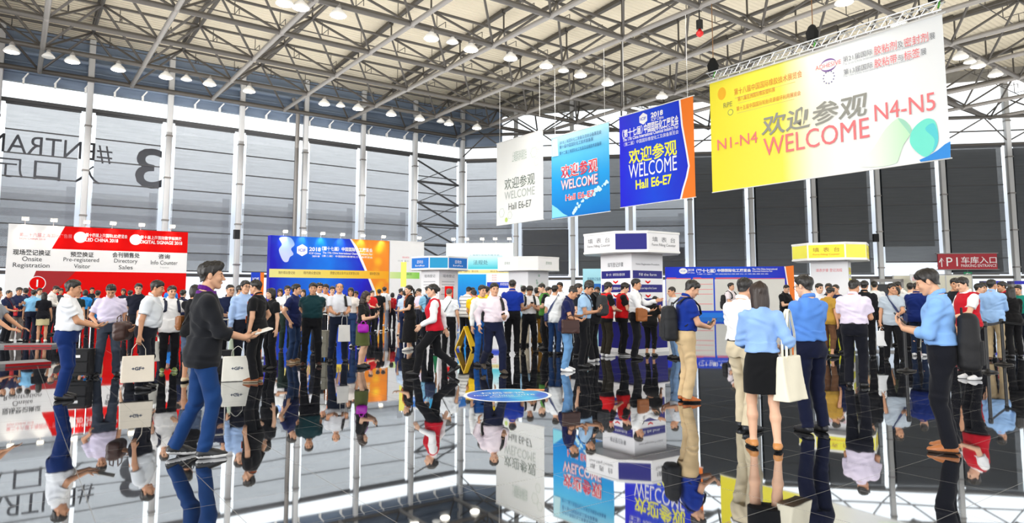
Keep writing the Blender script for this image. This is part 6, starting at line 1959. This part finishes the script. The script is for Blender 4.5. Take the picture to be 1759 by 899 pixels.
cross_bag(p, 'brown leather briefcase at the hip of the man in pale jeans', -1, '#3e241f', w=.38, h=.28, dpt=.09, pos=(-.22, -.14, .93), strap=False, name='briefcase')
p = person('man in light blue polo with navy strap holding a phone, left of the red vests', 1003, 486, 631, 74, ('polo', '#a8cdf0'), (T_, '#14151a'), '#18181c', 'short', arms=('phone', 'phone'), lean=6, head=(0, 20), skin=1, build=1.05)
phone(p, 'smartphone of the man in light blue polo left of the red vests')
cross_bag(p, 'dark shoulder bag of the man in light blue polo', 1, '#1a2238', w=.26, h=.2, dpt=.08, strapcol='#1a2238', sw=.03)
p = person('man in black T-shirt with a dark grey backpack, left of the two red vests', 1019, 482, 622, -118, ('tshirt', '#17181b'), (T_, '#141519'), '#d8d8d8', 'fringe', arms=('hold', 'hold'), head=(0, 20), tuck=False, skin=2, sole='#f0f0f0')
backpack(p, 'dark grey backpack on the man in black T-shirt left of the red vests', '#2a2c30')
p = person('young man in red staff vest with white back lettering, the left one of two', 1042, 485, 613, 118, ('tshirt', '#161719'), (T_, '#2c2820'), '#e4e4e4', 'fringe', arms=('hold', 'hold'), vest='#d41a20', tuck=False, head=(0, 16), skin=0, sole='#ffffff')
mb = MB(); put_text(mb, 'STAFF', 0, 0, .26, .07, y=0, bold=.03, M=Matrix.Translation(Vector(p.tor((0, p.prof[6][1] + p.prof[6][3] + .052, 1.30))) * p.k) @ Matrix.Rotation(pi, 4, 'Z')); mb.build('lettering', WHITE, p.body)
p = person('young man in red staff vest with striped sneakers, the right one of two', 1070, 486, 614, 100, ('tshirt', '#161719'), (T_, '#14151a'), '#2a2a2c', 'fringe', arms=('hold', 'phone'), vest='#d41a20', tuck=False, head=(0, 20), skin=0, sole='#f4f4f4')
p = person('dark-haired man in white shirt pointing ahead before the navy kiosk', 1092, 479, 617, 84, ('shirt', '#f3f5fa'), (T_, '#14151a'), '#18181a', 'short', arms=('point', 'hold'), head=(0, 2), skin=1, belt='#101012')
cross_bag(p, 'tan leather satchel of the pointing man in white shirt', -1, '#9a5a26', w=.26, h=.30, dpt=.1, pos=(-.20, -.16, .97), strapcol='#17120f')
p = person('woman in loose black clothes bending to the kiosk right of the pointing man', 1118, 511, 612, 150, ('tshirt', '#141416'), ('cropped', '#141417'), '#2a2522', 'woman', arms=('hold', 'hold'), lean=22, sex='f', tuck=False, build=1.15, head=(0, 20), skin=1)
p = person('man in pale grey T-shirt and light jeans half hidden behind the tan chinos man', 1160, 493, 616, -70, ('tshirt', '#ccd2da'), (J_, '#7fa0c8'), '#1d1d20', 'crop', arms=('phone', 'phone'), head=(0, 10), skin=1)
p = person('man in lavender short-sleeved shirt and black trousers seen from behind at the yellow kiosk', 1472, 481, 664, 166, ('short', '#e6dcf0'), (T_, '#13151f'), '#15161a', 'short', arms=('phone', 'phone'), head=(-10, 20), build=1.14, skin=1, belt='#101012')
p = person('young man in grey T-shirt with navy strap looking aside, facing the camera', 1537, 487, 620, 6, ('tshirt', '#b4c0cc'), (T_, '#131418'), '#17171a', 'short', arms=('hold', 'down'), legs='apart', head=(38, 0), tuck=False, skin=1)
cross_bag(p, 'navy sling bag of the young man in grey T-shirt', 1, '#1e2c58', w=.26, h=.24, dpt=.08, strapcol='#1e2c58', sw=.05, pos=(.22, .06, .95))
tote(p, 'white paper bag in the hand of the young man in grey T-shirt', -1, '#eef0f2', w=.26, h=.34, dpt=.08, hl=.08, yaw=20)
p = person('broad man in navy jacket and jeans with white sneakers, back turned', 1580, 486, 612, 166, ('shirt', '#14286a'), (J_, '#1d2b45'), '#eceef0', 'short', arms=('hold', 'hold'), build=1.24, tuck=False, skin=2, sole='#ffffff', head=(0, 16))
p = person('staff man in red vest and white shirt facing left behind the tall phone reader', 1670, 477, 652, -58, ('polo', '#f2f3f5'), (T_, '#14151a'), '#e0e0e2', 'short', arms=('hold', 'hold'), vest='#c2182a', head=(0, 18), build=1.12, skin=0, sole='#ffffff')
p = person('man in light blue long-sleeved shirt and khaki trousers behind the belt barrier', 1711, 480, 620, 168, ('shirt', '#9cc2f0'), (T_, '#b8a482'), '#5a3a26', 'short', arms=('down', 'hold'), head=(-25, 0), skin=1, tuck=False, build=1.06)
p = person('woman with long black hair in black clothes at the right edge', 1745, 493, 614, -155, ('shirt', '#141416'), (T_, '#151518'), '#3a3a3e', 'long', arms=('hold', 'hold'), sex='f', tuck=False, skin=0, head=(0, 6))
p = person('man in dark jacket with red collar facing the man in khaki trousers', 1732, 484, 606, -70, ('shirt', '#1a1b20'), (T_, '#15161a'), hair='short', arms=('hold', 'hold'), skin=1, collar='#b01828')
p = person('person reaching in from the left edge with a bare forearm', -24, 492, 668, 62, ('polo', '#8a8f98'), (T_, '#2a2d36'), arms=('reach', 'reach'), skin=1)
# ---- the queue before the red backdrop
Q = [
    ('man in navy striped T-shirt with a red bag at the left edge of the queue', 8, 499, 590, 55, dict(top=('polo', '#1f2747'), bot=(T_, '#191b22'), hair='crop', arms=('hold', 'hold'), skin=1, tuck=False)),
    ('man in brown-grey shirt and grey trousers behind the red bag', 26, 494, 587, 25, dict(top=('shirt', '#2b3152'), bot=(T_, '#8c8682'), arms=('phone', 'phone'), skin=1, shoes='#d8d8d4', tuck=False)),
    ('man in navy jacket turned away, left of the light blue shirt in the queue', 38, 495, 585, 140, dict(top=('shirt', '#171f42'), bot=(T_, '#15171f'), arms=('phone', 'phone'), head=(40, 8), skin=1, tuck=False)),
    ('man in bright light blue shirt and dark trousers, back to the camera in the queue', 52, 498, 587, 160, dict(top=('short', '#86c4ee'), bot=(T_, '#171c30'), arms=('down', 'hold'), skin=1, build=1.1)),
    ('woman in black T-shirt with white back print and beige skirt', 71, 502, 588, 178, dict(top=('tshirt', '#16171e'), bot=('mini', '#cfc49a'), arms=('hold', 'down'), sex='f', hair='woman', shoes='#e6e6dc', sole='#ffffff', tuck=False)),
    ('person in pale shirt just behind the woman with beige skirt', 62, 495, 578, 30, dict(top=('short', '#c9dbe4'), bot=(T_, '#23262f'))),
    ('man in white shirt leaning over the counter at the red backdrop', 82, 492, 576, 70, dict(top=('shirt', '#efece6'), bot=(T_, '#20232c'), arms=('hold', 'hold'), head=(0, 20), lean=10)),
    ('person in striped top hidden behind the man with papers', 99, 495, 574, 20, dict(top=('tshirt', '#3a3c44'), bot=(T_, '#1f2026'), sex='f', hair='bob')),
    ('person in dark green top behind the arm of the man with papers', 128, 499, 590, 150, dict(top=('tshirt', '#1d2a2a'), bot=(T_, '#1a1b20'))),
    ('woman in bright blue top in the queue, left of the lavender shirt', 142, 498, 578, 165, dict(top=('tshirt', '#2f8fd8'), bot=(T_, '#1c1f2a'), sex='f', hair='bob')),
    ('man in vivid blue T-shirt with backpack, back turned behind the lavender shirt', 163, 499, 588, 172, dict(top=('tshirt', '#1a84d4'), bot=(T_, '#1a1d28'), tuck=False)),
    ('man in dark shirt near the counter above the vivid blue T-shirt', 154, 494, 566, 10, dict(top=('polo', '#20232c'), bot=(T_, '#1d1e24'))),
    ('staff member in blue polo at the red counter between the lavender and checked shirts', 201, 492, 562, 5, dict(top=('polo', '#2a78d8'), bot=(T_, '#1d2030'))),
    ('woman in dark blouse with brown hair before the red counter', 209, 496, 570, -20, dict(top=('polo', '#252a3a'), bot=(T_, '#1e2028'), sex='f', hair='bob', haircol='brown')),
    ('man in white T-shirt with a black strap in the queue at the red counter', 219, 499, 582, 160, dict(top=('tshirt', '#f0f0f2'), bot=(T_, '#1d1f28'), tuck=False)),
    ('man with glasses in black polo between the lavender and checked shirts', 232, 487, 612, 0, dict(top=('polo', '#181b2a'), bot=(T_, '#181a22'), glasses=True, build=1.08)),
    ('man in plain white shirt just right of the leaning man', 268, 494, 605, 160, dict(top=('short', '#f0f2f4'), bot=(T_, '#1c2034'), hair='crop')),
    ('staff member in blue polo at the right end of the red counter', 291, 491, 563, -5, dict(top=('polo', '#2a80dc'), bot=(T_, '#1d2030'))),
    ('man in dark navy shirt behind the white polo with backpack', 309, 498, 600, 150, dict(top=('short', '#1c2442'), bot=(T_, '#1b1d26'))),
    # ---- before the blue and orange wall
    ('woman in white blouse holding a violet folder before the blue wall', 478, 496, 592, 5, dict(top=('short', '#f2f2f6'), bot=('skirt', '#2a2468'), sex='f', hair='woman', arms=('hold', 'hold'))),
    ('man in white shirt with dark lanyard left of the navy T-shirt man', 490, 491, 602, 15, dict(top=('short', '#f2f4f4'), bot=(T_, '#23332f'), arms=('down', 'fold'), lanyard='#1c2340')),
    ('woman with black hair seen just above the navy T-shirt man', 519, 497, 586, -15, dict(top=('tshirt', '#eae6ea'), bot=(T_, '#22242e'), sex='f', hair='woman')),
    ('man with dark blue strap behind the green polo man', 545, 486, 606, 20, dict(top=('short', '#e6e9ef'), bot=(T_, '#20222c'), build=1.05)),
    ('man in orange polo between the green polo man and the bearded man', 557, 488, 605, -8, dict(top=('polo', '#f07818'), bot=(T_, '#1a1b20'), arms=('fold', 'hold'), skin=1)),
    ('man in pale pink shirt peeping out right of the orange polo', 568, 492, 592, 15, dict(top=('short', '#ecd8de'), bot=(T_, '#22242c'))),
    ('woman with dark hair right of the bearded man', 601, 494, 598, -10, dict(top=('tshirt', '#e8e2de'), bot=(J_, '#27406a'), sex='f', hair='woman')),
    ('man in light grey T-shirt and blue jeans left of the curly-haired woman', 610, 500, 598, -18, dict(top=('tshirt', '#d4d6d8'), bot=(J_, '#22386a'), shoes='#f0f0f0', tuck=False, arms=('hold', 'down'), skin=1)),
    ('person in red T-shirt at the barrier behind the curly-haired woman', 637, 499, 573, 40, dict(top=('tshirt', '#d8222a'), bot=(T_, '#1c1d22'), arms=('hold', 'hold'))),
    ('person in black T-shirt seen from behind at the red belt', 650, 497, 570, 172, dict(top=('tshirt', '#17181c'), bot=(T_, '#181a20'), shoes='#e6e6e6', tuck=False)),
    ('person in white top with a small backpack at the red belt', 659, 493, 568, 165, dict(top=('tshirt', '#f2f2f4'), bot=(J_, '#8a90a0'), shoes='#e6e6e6', tuck=False)),
    ('woman in bright red top with a red backpack behind the steel posts', 673, 503, 568, 168, dict(top=('tshirt', '#d4202c'), bot=(T_, '#2a2630'), sex='f', hair='bob')),
    ('man in navy polo and denim shorts left of the black dress', 686, 496, 576, 100, dict(top=('polo', '#1c2c62'), bot=('shorts', '#33507e'), arms=('phone', 'phone'), shoes='#c8b098', tuck=False, head=(0, 10))),
    ('man in pale blue shirt and navy trousers just left of the black dress', 694, 499, 586, 150, dict(top=('short', '#c2d6ee'), bot=(T_, '#1b2648'))),
    ('man in lavender T-shirt behind the black dress', 721, 496, 580, -50, dict(top=('tshirt', '#d9d0e6'), bot=(T_, '#1f222e'), arms=('hold', 'hold'), head=(0, 14))),
    ('person in pale top holding a red folder right of the black dress', 714, 500, 574, 20, dict(top=('tshirt', '#dcc8d4'), bot=(T_, '#1d1f2a'), sex='f', hair='woman')),
    ('man in light blue shirt with navy backpack left of the walking woman', 735, 492, 596, -160, dict(top=('short', '#8cc4e6'), bot=(T_, '#161820'), arms=('hold', 'carry'))),
    ('person in white striped T-shirt and dark cap bending over papers', 799, 494, 594, 150, dict(top=('tshirt', 'STRIPE'), bot=(T_, '#1b1d24'), lean=14, cap='#20242c', arms=('hold', 'hold'), tuck=False, head=(0, 18))),
    ('person in yellow shirt bending left of the man in pale pink shirt', 817, 499, 600, -165, dict(top=('tshirt', '#f2c81e'), bot=(T_, '#23252e'), lean=16, hair='fringe', arms=('hold', 'hold'), tuck=False, head=(0, 16))),
    ('man with red collar behind the striped T-shirt', 811, 494, 574, 30, dict(top=('polo', '#d4303a'), bot=(T_, '#1d1e24'))),
    ('man with black hair in yellow top close behind the white-sleeved man', 834, 492, 612, 150, dict(top=('polo', '#f0d02a'), bot=(T_, '#22242c'))),
    ('man in pale blue T-shirt and beige trousers right of the royal blue polo', 899, 491, 594, 172, dict(top=('tshirt', '#9cc4e4'), bot=(T_, '#d6cdb8'), tuck=False)),
    ('person in brown trousers behind the man in white T-shirt with straps', 922, 494, 594, 160, dict(top=('tshirt', '#2e3424'), bot=(T_, '#8c6420'), tuck=False)),
    ('man with short hair behind the green vest, facing right', 941, 493, 590, 60, dict(top=('tshirt', '#d9dde2'), bot=(T_, '#1d1e24'))),
    ('man in white shirt standing tall behind the blue sling strap', 963, 485, 596, -15, dict(top=('short', '#eff2f4'), bot=(T_, '#1e2028'))),
    ('man with reddish face behind the navy polo and light blue polo', 985, 491, 592, -40, dict(top=('tshirt', '#d8dce2'), bot=(T_, '#1e2028'), hair='crop', skin=1)),
    ('man with dark hair close behind the light blue polo', 992, 487, 612, 85, dict(top=('tshirt', '#20242e'), bot=(T_, '#181a20'))),
    ('woman with pulled-back hair between the black T-shirt and the red vest', 1028, 493, 596, -20, dict(top=('tshirt', '#1a1b1f'), bot=(T_, '#191a1f'), sex='f', hair='bun')),
    ('man in pale pink shirt with black backpack before the fair plan board', 1257, 486, 578, 55, dict(top=('short', '#e8dfe6'), bot=(T_, '#3a3c46'), arms=('phone', 'phone'), head=(10, -2))),
    ('man in black polo looking at his phone at the orange end of the plan board', 1351, 490, 588, 55, dict(top=('polo', '#17191d'), bot=(T_, '#16181f'), arms=('phone', 'phone'), head=(0, 18), build=1.1, hair='crop')),
    ('woman with dark curly bob in floral top and brown leggings at the yellow kiosk', 1425, 494, 614, 140, dict(top=('tshirt', '#b08a3a'), bot=('cropped', '#6a4a34'), sex='f', hair='wavy', head=(0, 16), lean=8, tuck=False, build=1.1)),
    ('man in navy T-shirt behind the curly bob at the yellow kiosk', 1442, 489, 606, -40, dict(top=('tshirt', '#1a2140'), bot=(T_, '#1b1d24'), hair='crop', build=1.15, tuck=False)),
    ('man with black hair left of the yellow kiosk column', 1410, 487, 606, 40, dict(top=('polo', '#dfe3ea'), bot=(T_, '#1d1f26'))),
    ('man with black hair seen over the curly bob', 1428, 487, 604, 0, dict(top=('polo', '#2a2f3c'), bot=(T_, '#1d1f26'))),
    ('man in black shirt seen from behind right of the lavender shirt', 1490, 482, 614, 170, dict(top=('shirt', '#191a1e'), bot=(T_, '#15161b'), tuck=False, build=1.08)),
    ('man in white T-shirt with a small red back print, back turned', 1507, 483, 592, 178, dict(top=('tshirt', '#eef1f4'), bot=(T_, '#15171f'), tuck=False, build=1.12, shoes='#c8c8cc')),
    ('man in white top leaning left behind the young man in grey T-shirt', 1557, 485, 588, -60, dict(top=('shirt', '#ecebe9'), bot=(T_, '#2a2c34'), lean=10, head=(0, 18))),
    ('dark-haired woman between the grey T-shirt and the navy jacket', 1546, 493, 594, -30, dict(top=('tshirt', '#3a3f34'), bot=(T_, '#1e2026'), sex='f', hair='bob', skin=1)),
    ('man with black hair partly hidden by the navy jacket', 1569, 486, 600, 165, dict(top=('tshirt', '#cfd6dc'), bot=(T_, '#1e2026'))),
    ('young man facing the camera just right of the tall phone reader', 1648, 478, 626, 10, dict(top=('tshirt', '#1c1e24'), bot=(T_, '#191a20'))),
    ('grey-haired man in profile before the red vest at the right', 1659, 490, 636, 60, dict(top=('polo', '#23252c'), bot=(T_, '#1b1c22'), hair='crop', haircol='grey', skin=1)),
    ('man with black hair facing away right of the red vest', 1686, 487, 612, 100, dict(top=('polo', '#a82030'), bot=(T_, '#1b1c22'))),
    ('man facing the camera left of the light blue shirt and khaki trousers', 1697, 486, 610, -10, dict(top=('short', '#e0e2e8'), bot=(T_, '#1c1e26'))),
    ('person in green and blue at the far right edge', 1757, 490, 606, -20, dict(top=('tshirt', '#1f8a7a'), bot=(T_, '#1d2433'))),
]
def stripes():
    m = mat('striped_cotton', '#f2f2f0', rough=.85)
    nt = m.node_tree; N, L = nt.nodes, nt.links
    tc = N.new('ShaderNodeTexCoord'); sp = N.new('ShaderNodeSeparateXYZ'); L.new(tc.outputs['Object'], sp.inputs[0])
    md = N.new('ShaderNodeMath'); md.operation = 'MODULO'; L.new(sp.outputs['Z'], md.inputs[0]); md.inputs[1].default_value = .10
    lt = N.new('ShaderNodeMath'); lt.operation = 'LESS_THAN'; L.new(md.outputs[0], lt.inputs[0]); lt.inputs[1].default_value = .016
    mx = N.new('ShaderNodeMix'); mx.data_type = 'RGBA'; L.new(lt.outputs[0], mx.inputs['Factor'])
    mx.inputs['A'].default_value = hexcol('#f2f2f0'); mx.inputs['B'].default_value = hexcol('#2a2c34')
    L.new(mx.outputs['Result'], N['Principled BSDF'].inputs['Base Color'])
    return m
BYL = {}
for i, (lab, x, yt, yf, yaw, kw) in enumerate(Q):
    if kw['top'][1] == 'STRIPE': kw['top'] = (kw['top'][0], stripes())
    kw.setdefault('skin', i % 3)
    BYL[x] = person(lab, x, yt, yf, yaw, **kw)
# ---- what the queue carries
cross_bag(BYL[8], 'red sling bag on the man in navy striped T-shirt', 1, '#d2202a', w=.30, h=.26, dpt=.1, pos=(.12, -.2, 1.02), strapcol='#8a1218')
backpack(BYL[163], 'dark grey backpack on the man in vivid blue T-shirt', '#24262c', w=.28, h=.38)
backpack(BYL[659], 'pale grey backpack on the person in white top at the red belt', '#c4c8cc', w=.26, h=.36)
backpack(BYL[673], 'red backpack on the woman in bright red top', '#b01822', w=.26, h=.36)
backpack(BYL[735], 'navy backpack on the man in light blue shirt left of the walking woman', '#1a2c50', w=.30, h=.42)
tote(BYL[735], 'green and blue carrier bag of the man with navy backpack', -1, '#1f8a5a', w=.36, h=.38, dpt=.12, hl=.1, yaw=70)
tote(BYL[714], 'red folder bag right of the woman in long black dress', 1, '#d8323a', w=.26, h=.30, dpt=.05, hl=.05, yaw=0)
tote(BYL[799], 'black handbag of the person in white striped T-shirt', -1, '#17181c', w=.32, h=.26, dpt=.14, hl=.12, yaw=0, name='handbag')
backpack(BYL[1257], 'black backpack on the man in pale pink shirt before the plan board', '#141519', w=.32, h=.48, z=1.10)
phone(BYL[1257], 'smartphone of the man in pale pink shirt before the plan board')
tote(BYL[1351], 'pale patterned carrier bag of the man in black polo at the plan board', 1, '#d8dee4', w=.30, h=.36, dpt=.10, hl=.18, yaw=10)
